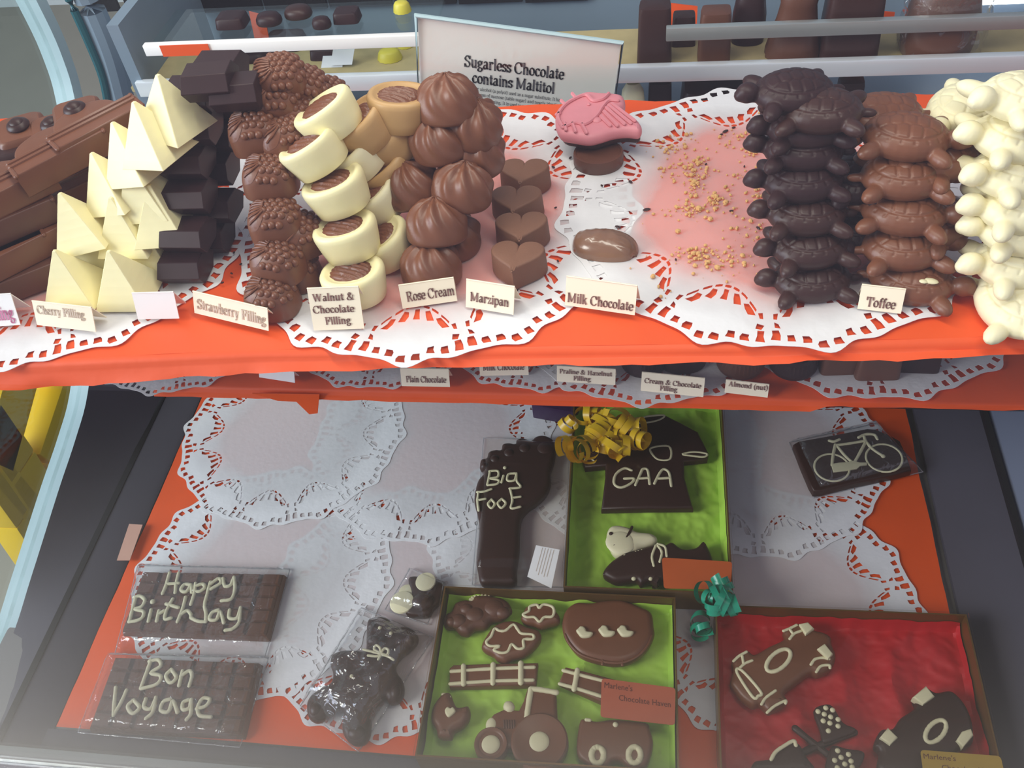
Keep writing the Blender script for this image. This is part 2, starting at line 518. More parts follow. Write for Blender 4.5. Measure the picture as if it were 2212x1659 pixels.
# ---------------------------------------------------------------- the display case
case = thing('display_case', 'refrigerated glass display case with orange papered shelves and dark end panels', 'display case', (0, 0, 0))
XL, XR = -0.56, 0.42
put('deck', MB().box(XL, XR, 0.20, 0.80, ZF - 0.05, ZF - 0.006).mesh('deck', bevel=0.002), M['steel'], case)
put('plinth', MB().box(XL, XR, 0.21, 0.80, 0.0, ZF - 0.052).mesh('plinth'), M['panel'], case)
# end curve of the case: concave cove (y, z)
CURV = cr([(0.20, 0.482), (0.31, 0.491), (0.37, 0.506), (0.45, 0.528), (0.502, 0.541), (0.547, 0.557), (0.61, 0.60), (0.68, 0.67), (0.733, 0.758), (0.749, 0.802), (0.752, 0.859), (0.745, 1.0), (0.70, 1.15)], False, 5)


def sweep_strip(mb, curve, xa, xb, depth):
    """band along the (y, z) curve between xa and xb, with thickness towards the outside"""
    Ls = []
    k = len(curve)
    for i in range(k):
        a, b = np.array(curve[max(i - 1, 0)]), np.array(curve[min(i + 1, k - 1)])
        d = (b - a) / np.linalg.norm(b - a); n = np.array([d[1], -d[0]])
        y, z = curve[i]; y2, z2 = np.array(curve[i]) + n * depth
        Ls.append([(xa, y, z), (xb, y, z), (xb, y2, z2), (xa, y2, z2)])
    return mb.loops(Ls)


put('end_trim', sweep_strip(MB(), CURV, XL - 0.012, XL + 0.008, 0.014).mesh('end_trim'), M['palerail'], case)
gc = [(y + 0.0, z) for y, z in CURV]
# cove panel between the trim and the floor paper, in two strips with a dark seam
def cove(xa, ya, xb, lift):
    P = []
    for i, (y, z) in enumerate(CURV):
        if y > 0.56 and z > 0.62: break
        z2 = ZF - 0.004 + lift * (z - 0.482)
        P.append([(xa, y, z + 0.001), (xa + (xb - xa) * 0.5, y, z2 + (z - z2) * 0.35), (xb, y, z2)])
    return P
P = cove(XL + 0.008, 0, -0.512, 0.10)
put('cove_panel', MB().grid(P).mesh('cove_panel'), M['panel'], case)
put('cove_seam', MB().box(-0.514, -0.508, 0.22, 0.62, ZF - 0.006, ZF + 0.004).mesh('cove_seam'), M['rail'], case)
put('side_duct', MB().prism([(-0.508, 0.22, ZF - 0.005), (-0.474, 0.22, ZF - 0.005), (-0.474, 0.66, ZF - 0.005), (-0.508, 0.66, ZF - 0.005)],
                            [(-0.508, 0.22, ZF + 0.003), (-0.478, 0.22, ZF - 0.003), (-0.478, 0.66, ZF - 0.003), (-0.508, 0.66, ZF + 0.003)]).mesh('side_duct'), M['panel'], case)
# opposite end: dark duct, then a blue grey slanting panel
put('side_duct', MB().prism([(0.245, 0.22, ZF - 0.005), (0.30, 0.22, ZF - 0.005), (0.30, 0.70, ZF - 0.005), (0.245, 0.70, ZF - 0.005)],
                            [(0.245, 0.22, ZF), (0.29, 0.22, ZF + 0.03), (0.29, 0.70, ZF + 0.03), (0.245, 0.70, ZF)]).mesh('side_duct'), M['panel'], case)
put('cove_seam', MB().box(0.290, 0.2945, 0.22, 0.70, ZF, ZF + 0.036).mesh('cove_seam'), M['rail'], case)
put('cove_panel', MB().prism([(0.2945, 0.22, ZF), (0.36, 0.22, ZF), (0.36, 0.70, ZF), (0.2945, 0.70, ZF)],
                             [(0.2945, 0.22, ZF + 0.032), (0.36, 0.22, ZF + 0.10), (0.36, 0.70, ZF + 0.10), (0.2945, 0.70, ZF + 0.032)]).mesh('cove_panel'), M['greypanel'], case)
# rear panel with black vents
put('rear_panel', MB().box(XL + 0.13, XR, 0.792, 0.80, ZF, 1.12).mesh('rear_panel'), M['backgrey'], case)
YB = 0.79
for x0, x1, y1 in [(210, 262, 23), (290, 385, 48), (400, 572, 27), (577, 710, 21), (715, 850, 15), (855, 988, 10), (993, 1130, 6), (1136, 1270, 3)]:
    a = aty(x0, y1, YB); b = aty(x1, y1, YB)
    put('vent', MB().box(a[0], b[0], YB - 0.003, YB + 0.001, a[2], a[2] + 0.045).mesh('vent'), M['vent'], case)
# rear end post with its teal glass edge
post = [aty(x, y, 0.70) for x, y in [(165, -40), (190, 0), (232, 100), (255, 180), (268, 240), (272, 300)]]
pr = cr([tuple(p) for p in post], False, 4)
put('end_post', MB().tube(pr, [0.011] * len(pr), 10).mesh('end_post'), M['backgrey'], case)
post2 = cr([tuple(aty(x, y, 0.69)) for x, y in [(128, -40), (150, 0), (195, 100), (222, 170), (234, 240), (236, 300)]], False, 4)
put('glass_edge', MB().tube(post2, 0.0035, 8).mesh('glass_edge'), M['teal'], case)
# end glass over the trim
gl = [(XL - 0.004, y, z) for y, z in CURV] + [(XL - 0.004, 0.56, 1.27), (XL - 0.004, 0.42, 1.24), (XL - 0.004, 0.30, 1.14), (XL - 0.004, 0.22, 1.0), (XL - 0.004, 0.185, 0.86), (XL - 0.004, 0.178, 0.70)]
g2 = [(x + 0.004, y, z) for x, y, z in gl]
put('end_glass', MB().loops([gl, g2]).mesh('end_glass'), M['endglass'], case)
# shelves
put('shelf', MB().box(XL + 0.02, XR - 0.03, 0.349, 0.562, ZU - 0.010, ZU - 0.006).mesh('shelf', bevel=0.001), M['greypanel'], case)
put('shelf', MB().box(-0.345, XR - 0.03, 0.392, 0.60, ZM - 0.014, ZM - 0.006).mesh('shelf', bevel=0.001), M['greypanel'], case)
put('shelf_rail', MB().box(-0.345, XR - 0.03, 0.386, 0.391, ZM - 0.0105, ZM - 0.004).mesh('shelf_rail', bevel=0.001), M['rail'], case)
a, b = aty(2035, 9, 0.78), aty(2260, 9, 0.78)
put('led_strip', MB().box(a[0], b[0], 0.775, 0.782, a[2], a[2] + 0.012).mesh('led_strip', bevel=0.001), mat('led_light', (235, 242, 255), 0.4, 0.0, emit=6), case)
# front: dark trough and pale rail
put('front_trough', MB().box(XL, XR, 0.224, 0.2415, ZF - 0.006, ZF - 0.003).mesh('front_trough'), M['panel'], case)
put('front_rail', MB().box(XL, XR, 0.208, 0.223, ZF - 0.006, ZF + 0.006).mesh('front_rail', bevel=0.002), M['alu'], case)
# curved front glass
fg = cr([(0.206, ZF + 0.006), (0.185, 0.60), (0.178, 0.72), (0.188, 0.86), (0.22, 1.0), (0.29, 1.12), (0.40, 1.22), (0.52, 1.28)], False, 8)
k = len(fg); L1 = []; L2 = []
for i in range(k):
    a, b = np.array(fg[max(i - 1, 0)]), np.array(fg[min(i + 1, k - 1)])
    d = (b - a) / np.linalg.norm(b - a); n = np.array([d[1], -d[0]]) * 0.004
    L1.append([(XL, *fg[i]), (XR, *fg[i])]); L2.append([(XL, fg[i][0] + n[0], fg[i][1] + n[1]), (XR, fg[i][0] + n[0], fg[i][1] + n[1])])
Ls = [[L1[i][0], L1[i][1], L2[i][1], L2[i][0]] for i in range(k)]
put('front_glass', MB().loops(Ls).mesh('front_glass', 60), M['glass'], case)
put('top_rail', MB().box(XL, XR, 0.515, 0.56, 1.275, 1.30).mesh('top_rail', bevel=0.003), M['alu'], case)

# ---------------------------------------------------------------- tissue papers
def front_y(x):
    return float(np.interp(x, [-0.56, -0.353, -0.21, -0.096, 0.065, 0.176, 0.4], [0.303, 0.309, 0.321, 0.325, 0.331, 0.338, 0.342]))


def upper_tissue():
    xs = np.linspace(XL + 0.015, XR - 0.025, 110); P = []
    for x in xs:
        y0 = front_y(x); yr = 0.560 + 0.003 * fbm(x, 3, 0, 22)
        drop = float(np.interp(x, [-0.56, -0.353, -0.2, -0.08, 0.18, 0.4], [0.016, 0.0138, 0.0080, 0.0052, 0.0048, 0.0048])) + 0.001 * fbm(x, 9, 0, 30)
        col = []
        for t in np.linspace(0, 1, 36):
            y = yr + (y0 + 0.004 - yr) * t
            col.append((x, y, ZU + 0.0006 * fbm(x, y, 0, 25) - 0.0022))
        for j, t in enumerate(np.linspace(0, 1, 9)):
            a = math.pi / 2 * min(1, t * 3)
            z = ZU - 0.0022 - 0.004 * (1 - math.cos(a)) - max(0, t - 0.33) / 0.67 * (drop - 0.004)
            y = y0 + 0.004 - 0.004 * math.sin(a) - (0.003 * max(0, t - 0.33) * (1 + 1.2 * crease(x, z, 2, 26)))
            col.append((x, y, z))
        P.append(col)
    return MB().grid(P).mesh('tissue', 60)


single('tissue_paper', upper_tissue(), M['orange'], 'orange tissue paper lining the upper shelf and folded over its front edge', 'tissue paper', group=None)


def mid_tissue():
    xs = np.linspace(-0.336, XR - 0.03, 80); P = []
    for x in xs:
        drop = 0.0068 if x < 0.1 else 0.0018
        col = [(x, y, ZM - 0.0022 + 0.0004 * fbm(x, y, 4, 30)) for y in np.linspace(0.60, 0.386, 20)]
        for t in np.linspace(0.15, 1, 6):
            col.append((x, 0.3825 + 0.0025 * (1 - t) - 0.001 * crease(x, t, 5, 30) * t, ZM - 0.0022 - drop * t))
        P.append(col)
    return MB().grid(P).mesh('tissue', 60)


tp = single('tissue_paper', mid_tissue(), M['orange'], 'orange tissue paper lining the narrow middle shelf under the upper one', 'tissue paper')
# a torn flap hanging from it
flz = [aty(x, y, 0.3802) for x, y in [(545, 850), (600, 866), (640, 868), (668, 895), (686, 893), (690, 852)]]
f0 = [(p[0], 0.3802, p[2]) for p in flz]; f1 = [(p[0], 0.3808, p[2]) for p in flz]
put('torn_flap', MB().loops([f0, f1]).mesh('torn_flap'), M['orange'], tp)


def floor_tissue():
    xs = np.linspace(-0.471, 0.238, 80); P = []
    for x in xs:
        P.append([(x + 0.0008 * fbm(1, y, 2, 20), y, ZF - 0.0018 + 0.0005 * fbm(x, y, 7, 22)) for y in np.linspace(0.243, 0.70, 60)])
    return MB().grid(P).mesh('tissue', 60)


single('tissue_paper', floor_tissue(), M['orange'], 'large orange tissue paper spread over the case floor', 'tissue paper')

# ---------------------------------------------------------------- doilies
def doily_mesh(seed):
    rnd = random.Random(seed)
    n = 12; RO = 0.120
    out = []
    for i in range(288):
        t = 2 * math.pi * i / 288
        r = RO + 0.0022 * math.cos(n * t) + 0.0016 * math.cos(2 * n * t + 0.6) + 0.0008 * math.cos(3 * n * t)
        out.append((r * math.cos(t), r * math.sin(t)))
    loops = [out]
    rad = lambda t: RO + 0.0022 * math.cos(n * t) + 0.0016 * math.cos(2 * n * t + 0.6) + 0.0008 * math.cos(3 * n * t)

    def hole(pts):
        loops.append([(r * math.cos(t), r * math.sin(t)) for r, t in pts])
    J = lambda a: rnd.uniform(-a, a)
    for s in range(n):
        t0 = 2 * math.pi * s / n; w = 2 * math.pi / n
        for k in range(8):                        # rim slots
            c = t0 + w * (k + 0.5) / 8 - w / 2; R0 = rad(c)
            h = 0.0048 if k not in (0, 7) else 0.0075
            a = w / 8 * 0.30
            hole([(R0 - 0.0035 + J(.0003), c - a + J(.004)), (R0 - 0.0032 + J(.0003), c + a), (R0 - 0.0035 - h * 0.5, c + a * 0.9 + J(.006)), (R0 - 0.0035 - h + J(.0005), c + a * 0.8), (R0 - 0.0033 - h + J(.0005), c - a * 0.8), (R0 - 0.0035 - h * 0.5, c - a + J(.006))])
        for sg in (-1, 1):                        # tulip cuts at the sector ends
            c = t0 + w / 2 - sg * 0.045; R0 = rad(c)
            hole([(R0 - 0.0125, c - .014), (R0 - 0.0120, c + .014), (R0 - 0.0155 + J(.0006), c + .016 + sg * .012), (R0 - 0.0165, c + sg * .004 - .012)])
        ri, ro = 0.0775, 0.0985                   # lunette
        W = w * 0.40
        arc = lambda u: ri + (ro - 0.004 - ri) * abs(u) ** 2.2
        for k in range(7):                        # slits along the arc
            u0, u1 = -1 + 2 * (k + 0.14) / 7, -1 + 2 * (k + 0.86) / 7
            hole([(arc(u0), t0 + W * u0), (arc((u0 + u1) / 2) - .0002, t0 + W * (u0 + u1) / 2), (arc(u1), t0 + W * u1), (arc(u1) + .0018, t0 + W * u1 * 0.98), (arc((u0 + u1) / 2) + .0022 + J(.0004), t0 + W * (u0 + u1) / 2), (arc(u0) + .0018, t0 + W * u0 * 0.98)])
        for k in range(5):                        # fan of wedges
            u = (k - 2) / 2 * 0.72
            lo = arc(u) + 0.0036; hi = min(ro + 0.0028 * (1 - u * u), lo + 0.0080)
            a = W * 0.105
            if hi - lo < 0.003: lo = hi - 0.003
            hole([(lo, t0 + W * u * 0.92 - a * 0.7), (lo + J(.0004), t0 + W * u * 0.92 + a * 0.7), ((lo + hi) / 2, t0 + W * u + a * 1.1 + J(.006)), (hi, t0 + W * u * 1.16 + a * 1.1), (hi + J(.0005), t0 + W * u * 1.16 - a * 0.8), ((lo + hi) / 2, t0 + W * u - a * 0.6 + J(.006))])
        for sg in (-1, 1):
            c = t0 + sg * W * 1.06
            hole([(ro - .003, c - .013), (ro - .0035, c + .012), (ro + .0012, c + .010 + sg * .006), (ro + .001, c - .008 + sg * .006)])
    return plate('doily', loops, 0.00022)


DOI = doily_mesh(3)


def doily(x, y, z, rz, label, group, s=1.0):
    o = single('paper_doily', DOI, M['greasy' if 'upper' in group else 'doily'], label, 'doily', (x, y, z), (0, 0, rz), group)
    o.scale = (s, s, 1)
    return o


gU = 'paper doilies on the upper shelf'
z0 = ZU - 0.0012
doily(-0.362, 0.428, z0, 0.1, 'white lace paper doily under the white pyramids and grooved bars', gU)
doily(-0.131, 0.4365, z0 + 0.0005, 0.05, 'white lace paper doily under the walnut cups, swirls and hearts', gU)
doily(0.064, 0.449, z0 + 0.0010, 0.2, 'white lace paper doily covered with nut crumbs beside the dark turtles', gU)
doily(0.285, 0.452, z0 + 0.0015, 0.0, 'white lace paper doily under the white chocolate turtles', gU)
gM = 'paper doilies on the middle shelf'
z0 = ZM - 0.0012
def doily_front(px, py, z, rz, label, group, s=1.0, R0=0.122):
    p = at(px, py, z); return doily(p[0], p[1] + R0 * s, z, rz, label, group, s)
doily_front(325, 853, z0, 0.0, 'white lace paper doily overhanging the end of the middle shelf', gM, 0.62)
doily_front(790, 842, z0 + 0.0003, 0.26, 'white lace paper doily behind the Plain Chocolate card', gM, 0.62)
doily_front(1150, 846, z0 + 0.0006, 0.1, 'white lace paper doily under the lower Milk Chocolate card', gM, 0.66)
doily_front(1390, 878, z0 + 0.0009, 0.0, 'white lace paper doily between the praline and cream cards, hanging over the shelf edge', gM, 0.80)
doily_front(1900, 867, z0 + 0.0012, 0.26, 'white lace paper doily under the chocolate cubes on the middle shelf', gM, 0.86)
gF = 'paper doilies on the case floor'
z0 = ZF - 0.0008
doily(-0.340, 0.388, z0 + 0.0004, 0.0, 'white lace paper doily under the two writing bars', gF, 0.98)
doily(-0.213, 0.370, z0, 0.1, 'white lace paper doily under the wrapped chocolate teddy bear', gF, 0.98)
doily(-0.213, 0.547, z0 + 0.0008, 0.2, 'white lace paper doily between the empty corner doily and the chocolate foot', gF, 0.99)
doily(-0.357, 0.553, z0 + 0.0012, 0.0, 'empty white lace paper doily in the rear corner of the case floor', gF, 0.95)
doily(-0.085, 0.440, z0 + 0.0001, 0.15, 'white lace paper doily between the foot and the farm box', gF, 0.9)
doily(-0.014, 0.545, z0 + 0.0003, 0.1, 'white lace paper doily under the tall gift box and the foot', gF, 0.98)
doily(0.100, 0.385, z0 + 0.0004, 0.0, 'white lace paper doily partly under the red racing gift box', gF, 0.98)
doily(0.094, 0.547, z0 + 0.0012, 0.25, 'white lace paper doily under the bicycle plaque', gF, 0.98)

# ---------------------------------------------------------------- chocolates: shapes
def heart_outline(s=1.0):
    pts = []
    for i in range(64):
        t = 2 * math.pi * i / 64
        x = 16 * math.sin(t) ** 3; y = 13 * math.cos(t) - 4.1 * math.cos(2 * t) - 1.8 * math.cos(3 * t) - 0.8 * math.cos(4 * t)
        pts.append((x * s / 32, (y + 3) * s / 32))
    return pts


def heart_mesh():
    me = plate('heart', [heart_outline(0.0298)], 0.0155, 0.0012, 2)
    bm = bmesh.new(); bm.from_mesh(me)
    bmesh.ops.create_icosphere(bm, subdivisions=1, radius=0.0008, matrix=Matrix.Translation((0, -0.0130, 0.0155)))
    for v in bm.verts:
        k = 1 + 0.05 * (1 - v.co.z / 0.0155); v.co.x *= k; v.co.y *= k
    bm.to_mesh(me); bm.free()
    return finish(me, 45)


def superell(a, b, n, k=32):
    out = []
    for i in range(k):
        t = 2 * math.pi * i / k
        c, s = math.cos(t), math.sin(t)
        out.append((a * abs(c) ** (2 / n) * (1 if c >= 0 else -1), b * abs(s) ** (2 / n) * (1 if s >= 0 else -1)))
    return out


def berry_mesh():
    mb = MB(); Ls = []
    prof = [(0, 1.0), (0.0012, 1.01), (0.006, 0.985), (0.0095, 0.96), (0.0125, 0.90), (0.015, 0.80), (0.0170, 0.66), (0.0183, 0.48), (0.019, 0.25), (0.0192, 0.05)]
    for z, k in prof:
        Ls.append([(x * k, y * k, z) for x, y in superell(0.0150, 0.0128, 2.7, 36)])
    mb.loops(Ls)
    rs = [k for z, k in prof[::-1]]; zs = [z for z, k in prof[::-1]]
    def top(x, y):
        rho = (abs(x / 0.0150) ** 2.7 + abs(y / 0.0128) ** 2.7) ** (1 / 2.7)
        return rho, float(np.interp(rho, rs[:-2], zs[:-2]))
    for r in range(7):                               # berries over two thirds of the top
        for c in range(5):
            x = -0.0022 + c * 0.0038 + (r % 2) * 0.0019; y = -0.0108 + r * 0.0034
            rho, z = top(x, y)
            if rho > 0.91 or x < -0.003 - 0.2 * abs(y): continue
            mb.ball((x, y, z - 0.0009), 0.0023, 10, 6)
    leaf = [(-0.0138, -0.003), (-0.0118, -0.0090), (-0.0062, -0.0112), (-0.0022, -0.0082), (-0.0014, -0.001), (-0.003, 0.0055), (-0.008, 0.0080), (-0.0125, 0.0038)]
    P = []
    for k in (1.0, 0.85, 0.6, 0.3, 0.05):
        P.append([(x, y, top(x, y)[1] + 0.0004 + 0.0006 * (1 - k)) for x, y in [(-0.007 + (a + 0.007) * k, -0.0015 + (b + 0.0015) * k) for a, b in cr(leaf, True, 5)]])
    mb.loops(P, False, True)
    for k in range(-3, 4):                            # leaf veins
        pts = [(-0.0025, -0.006 + 0.0022 * (k + 3) * 0.55), (-0.0065, -0.0085 + 0.0026 * (k + 3) * 0.85), (-0.0108, -0.0085 + 0.0026 * (k + 3))]
        mb.tube([(x, y, top(x, y)[1] + 0.0011) for x, y in cr(pts, False, 3)], 0.00055, 6)
    return mb.mesh('berry', 40)


def cup_mesh():
    Ls = []
    for z, r in [(0, 0.0138), (0.0006, 0.0145), (0.006, 0.0156), (0.0115, 0.0165), (0.0150, 0.0170), (0.0172, 0.0169), (0.0186, 0.0160), (0.0190, 0.0147), (0.0186, 0.0134), (0.0177, 0.0124), (0.0173, 0.010), (0.0172, 0.004)]:
        Ls.append([(x * 1.06, y * 0.94, z) for x, y in superell(r, r, 2.15, 40)])
    return MB().loops(Ls).mesh('cup', 55)


def insert_mesh():
    P = []
    for i in range(17):
        k = 1 - i / 17.5
        row = []
        for x, y in superell(0.0122, 0.0098, 2.2, 56):
            xx, yy = x * k, y * k
            z = 0.0170 + 0.0022 * (1 - k ** 4) + 0.0006 * math.sin((xx * 0.5 + yy * 1.0) * 2 * math.pi / 0.0032) * min(1, (1 - k) * 6)
            row.append((xx - 0.0008, yy + 0.0004, z))
        P.append(row)
    return MB().loops(P, True, True).mesh('insert', 60)


def swirl_mesh():
    P = []
    prof = cr([(0.0156, 0), (0.0168, 0.002), (0.0169, 0.007), (0.0160, 0.0125), (0.0136, 0.0170), (0.0098, 0.0202), (0.0055, 0.0221), (0.0034, 0.0228), (0.0018, 0.0236), (0.0003, 0.0239)], False, 4)
    for r, z in prof:
        row = []
        for j in range(72):
            t = 2 * math.pi * j / 72
            h = z / 0.0239
            amp = 0.062 * min(1, max(0, (h - 0.12) * 2.5)) * (1 if h < 0.9 else 0.4)
            wv = math.sin(9 * t + 7.0 * h + 1.6 * math.sin(3 * h) + 0.7 * math.sin(2 * t))
            wv = wv if wv > 0 else -abs(wv) ** 0.6
            f = 1 + amp * wv
            row.append((r * f * math.cos(t), r * f * math.sin(t), z + 0.0010 * amp / 0.062 * wv * h))
        P.append(row)
    return MB().loops(P).mesh('swirl', 60)


def brick_mesh(l=0.0258, w=0.026, h=0.0151):
    q = lambda a, b, z: [(-a / 2, -b / 2, z), (a / 2, -b / 2, z), (a / 2, b / 2, z), (-a / 2, b / 2, z)]
    return MB().loops([q(l - 0.0015, w - 0.011, 0), q(l, w, h * 0.52), q(l - 0.0015, w - 0.012, h)]).mesh('brick', 20, 0.0003, 1)


def pyramid_mesh(b=0.0300, h=0.0322):
    Ls = []; n = 7
    q = lambda a, z: [(-a / 2, -a / 2, z), (a / 2, -a / 2, z), (a / 2, a / 2, z), (-a / 2, a / 2, z)]
    for i in range(n):
        z0, z1 = h * i / n, h * (i + 1) / n
        s0, s1 = b * (1 - i / n) + 0.0016, b * (1 - (i + 1) / n) + 0.0016
        Ls += [q(s0, z0), q(s1 + 0.00030, z1 - 0.0002)]
    return MB().loops(Ls).mesh('pyramid', 12, 0.0003, 1)


def log_mesh():
    """ridged stick with a flat rounded lobe on one side"""
    out = [(-0.0085, -0.027), (0.0085, -0.027), (0.0085, 0.027), (-0.0085, 0.027)]
    me = plate('log', [out], 0.0155, 0.0012, 2, 40)
    lobe = plate('lobe', [cr([(0.0, -0.020), (-0.012, -0.0215), (-0.021, -0.017), (-0.0255, -0.006), (-0.0245, 0.006), (-0.0185, 0.0145), (-0.010, 0.018), (0.0, 0.0175)], True, 4)], 0.0150, 0.002, 3, 40)
    mb = MB()
    for x in (-0.0062, -0.0018):
        mb.tube([(x, -0.026, 0.0152), (x, 0.026, 0.0152)], 0.0017, 8)
    for y in (-0.0265, 0.0265):
        mb.tube([(-0.0085, y, 0.0148), (0.0085, y, 0.0148)], 0.0014, 8)
    m2 = mb.mesh('r')
    bm = bmesh.new(); bm.from_mesh(me); bm.from_mesh(m2); bm.from_mesh(lobe); bm.to_mesh(me); bm.free()
    return finish(me, 40)


def button_square_mesh():
    q = lambda a, z: [(x, y, z) for x, y in superell(a, a, 6, 24)]
    return MB().loops([q(0.0150, 0), q(0.0152, 0.002), q(0.0138, 0.0095), q(0.0120, 0.0112)]).mesh('square', 40)


def turtle_mesh():
    mb = MB()
    mb.ball((0, 0, 0.0055), (0.0225, 0.0178, 0.0112), 28, 16)
    mb.ball((0, 0, 0.0045), (0.0228, 0.0178, 0.0042), 28, 10)
    rz = lambda a: Matrix.Rotation(math.radians(a), 3, 'Z')
    mb.ball((-0.0262, 0.001, 0.0078), (0.0066, 0.0058, 0.0058), 14, 10)        # head
    mb.ball((-0.0225, 0.0005, 0.0062), (0.0075, 0.0042, 0.0040), 12, 8)
    mb.ball((-0.0300, 0.001, 0.0066), (0.0038, 0.0040, 0.0034), 10, 8)
    for x, y, a in [(-0.0165, -0.0150, 55), (-0.0165, 0.0150, -55), (0.0170, -0.0140, -45), (0.0170, 0.0140, 45)]:
        mb.ball((x, y, 0.0042), (0.0088, 0.0050, 0.0044), 12, 8, rz(a))
        mb.ball((x * 1.03, y * 1.10, 0.0036), (0.0058, 0.0042, 0.0034), 12, 8, rz(a))
    mb.ball((0.0245, 0.0, 0.0045), (0.0052, 0.0026, 0.0026), 10, 8)             # tail
    me = remesh(mb.mesh('turtle'), 0.0007, 6)
    seeds = [(x, 0) for x in (-0.78, -0.40, 0.0, 0.40, 0.78)] + [(x, s * 0.62) for x in (-0.60, -0.2, 0.2, 0.60) for s in (-1, 1)]
    seeds = np.array(seeds) * np.array([0.0165, 0.0145])
    for v in me.vertices:
        if v.co.z < 0: v.co.z = v.co.z * 0.25
        x, y, z = v.co
        rho = math.hypot(x / 0.0215, y / 0.0165)
        if z > 0.0065 and rho < 0.95 and abs(x) < 0.0205:
            d = np.sort(np.hypot(seeds[:, 0] - x, seeds[:, 1] - y))
            g = 0
            if rho < 0.80: g = math.exp(-((d[1] - d[0]) / 0.0011) ** 2)
            g = max(g, math.exp(-((rho - 0.80) / 0.035) ** 2))
            if rho >= 0.80:
                a = math.atan2(y / 0.0165, x / 0.0215) * 18 / (2 * math.pi)
                g = max(g, 0.7 * math.exp(-((abs(a - round(a)) * 2) / 0.22) ** 2))
            k = 0.00065 * g
            nrm = Vector((x / 0.0215 ** 2, y / 0.0165 ** 2, (z - 0.0055) / 0.0112 ** 2)).normalized()
            v.co -= nrm * k
    for c in me.materials: pass
    return me


def shell_mesh():
    P = []
    for i in range(22):
        a = math.pi * i / 21
        row = []
        for j in range(30):
            b = math.pi * j / 29
            x = -0.0195 * math.cos(a) * (0.96 + 0.04 * math.cos(b))
            rr = math.sin(a) ** 0.75
            y = 0.0115 * rr * math.cos(b) + 0.0035 * math.sin(a) * (x / 0.0195)
            rip = 0.0006 * math.sin(34 * (math.hypot(x - 0.011, y * 1.5)) / 0.02)
            z = (0.0108 * rr * math.sin(b) ** 0.9 + rip * math.sin(b) * rr)
            row.append((x, y, max(z, 0)))
        P.append(row)
    return MB().grid(P).mesh('shell', 70)


ORD = ['lowest', 'second from the bottom', 'third from the bottom', 'fourth from the bottom', 'fifth from the bottom', 'sixth from the bottom', 'seventh from the bottom', 'topmost']

# hearts in a row behind the Marzipan card
hm = heart_mesh()
for i, (px, py) in enumerate([(1108.7, 587), (1119, 520), (1107, 459), (1124, 397)]):
    p = at(px, py, ZU + 0.0155)
    single('heart_chocolate', hm, M['milk_matte'], ['dull milk chocolate heart at the front of the row, behind the Marzipan card', 'dull milk chocolate heart, second from the front of its row', 'dull milk chocolate heart, third from the front of its row', 'dull milk chocolate heart at the back of its row'][i],
           'chocolate', (p[0], p[1] + 0.0128, ZU), (0, 0, [-0.06, 0.06, 0.0, -0.03][i]), 'chocolate hearts in a row')

# dark six-sided bars: front stack and the stacks behind it
bk = brick_mesh(); H = 0.0153
mids = [(366, 604), (371, 536), (375, 452), (370, 376), (386, 302), (380, 229)]
gB = 'dark chocolate bars in a stack'
for i, (px, py) in enumerate(mids):
    zc = ZU + 0.0004 + i * H
    p = at(px + 14, py, zc + 0.0151 * 0.52)
    single('dark_chocolate_bar', bk, M['black'], 'very dark six-sided chocolate bar, %s of the front stack' % (ORD[i] if i < 5 else 'topmost'),
           'chocolate', (p[0] + 0.001, p[1] + 0.013, zc), (0, 0, 0.02 * (-1) ** i), gB)
for k_, (dy, dx, low) in enumerate([(0.0265, 0.005, 0)]):
    for i in range(low, 6):
        dx = 0.005 + 0.003 * (i % 2)
        p = at(mids[i][0] + 14, mids[i][1], ZU + 0.0004 + i * H + 0.0151 * 0.52)
        single('dark_chocolate_bar', bk, M['black'], 'very dark six-sided chocolate bar behind the front stack, %s' % (ORD[i] + (' layer' if i else '')),
               'chocolate', (p[0] + 0.001 + dx, p[1] + 0.013 + dy, ZU + 0.0004 + i * H), (0, 0, 0.03 * (-1) ** i), gB)
for px, py, lay, lab in [(452, 168, 6, 'highest of all, lying behind the top of the front stack'), (512, 190, 5.6, 'high, at the rear next to the berry chocolates')]:
    zc = ZU + 0.0004 + lay * H
    p = at(px, py, zc + 0.0095)
    single('dark_chocolate_bar', bk, M['black'], 'very dark six-sided chocolate bar, ' + lab, 'chocolate', (p[0], p[1], zc), (0, 0, 0.1), gB)

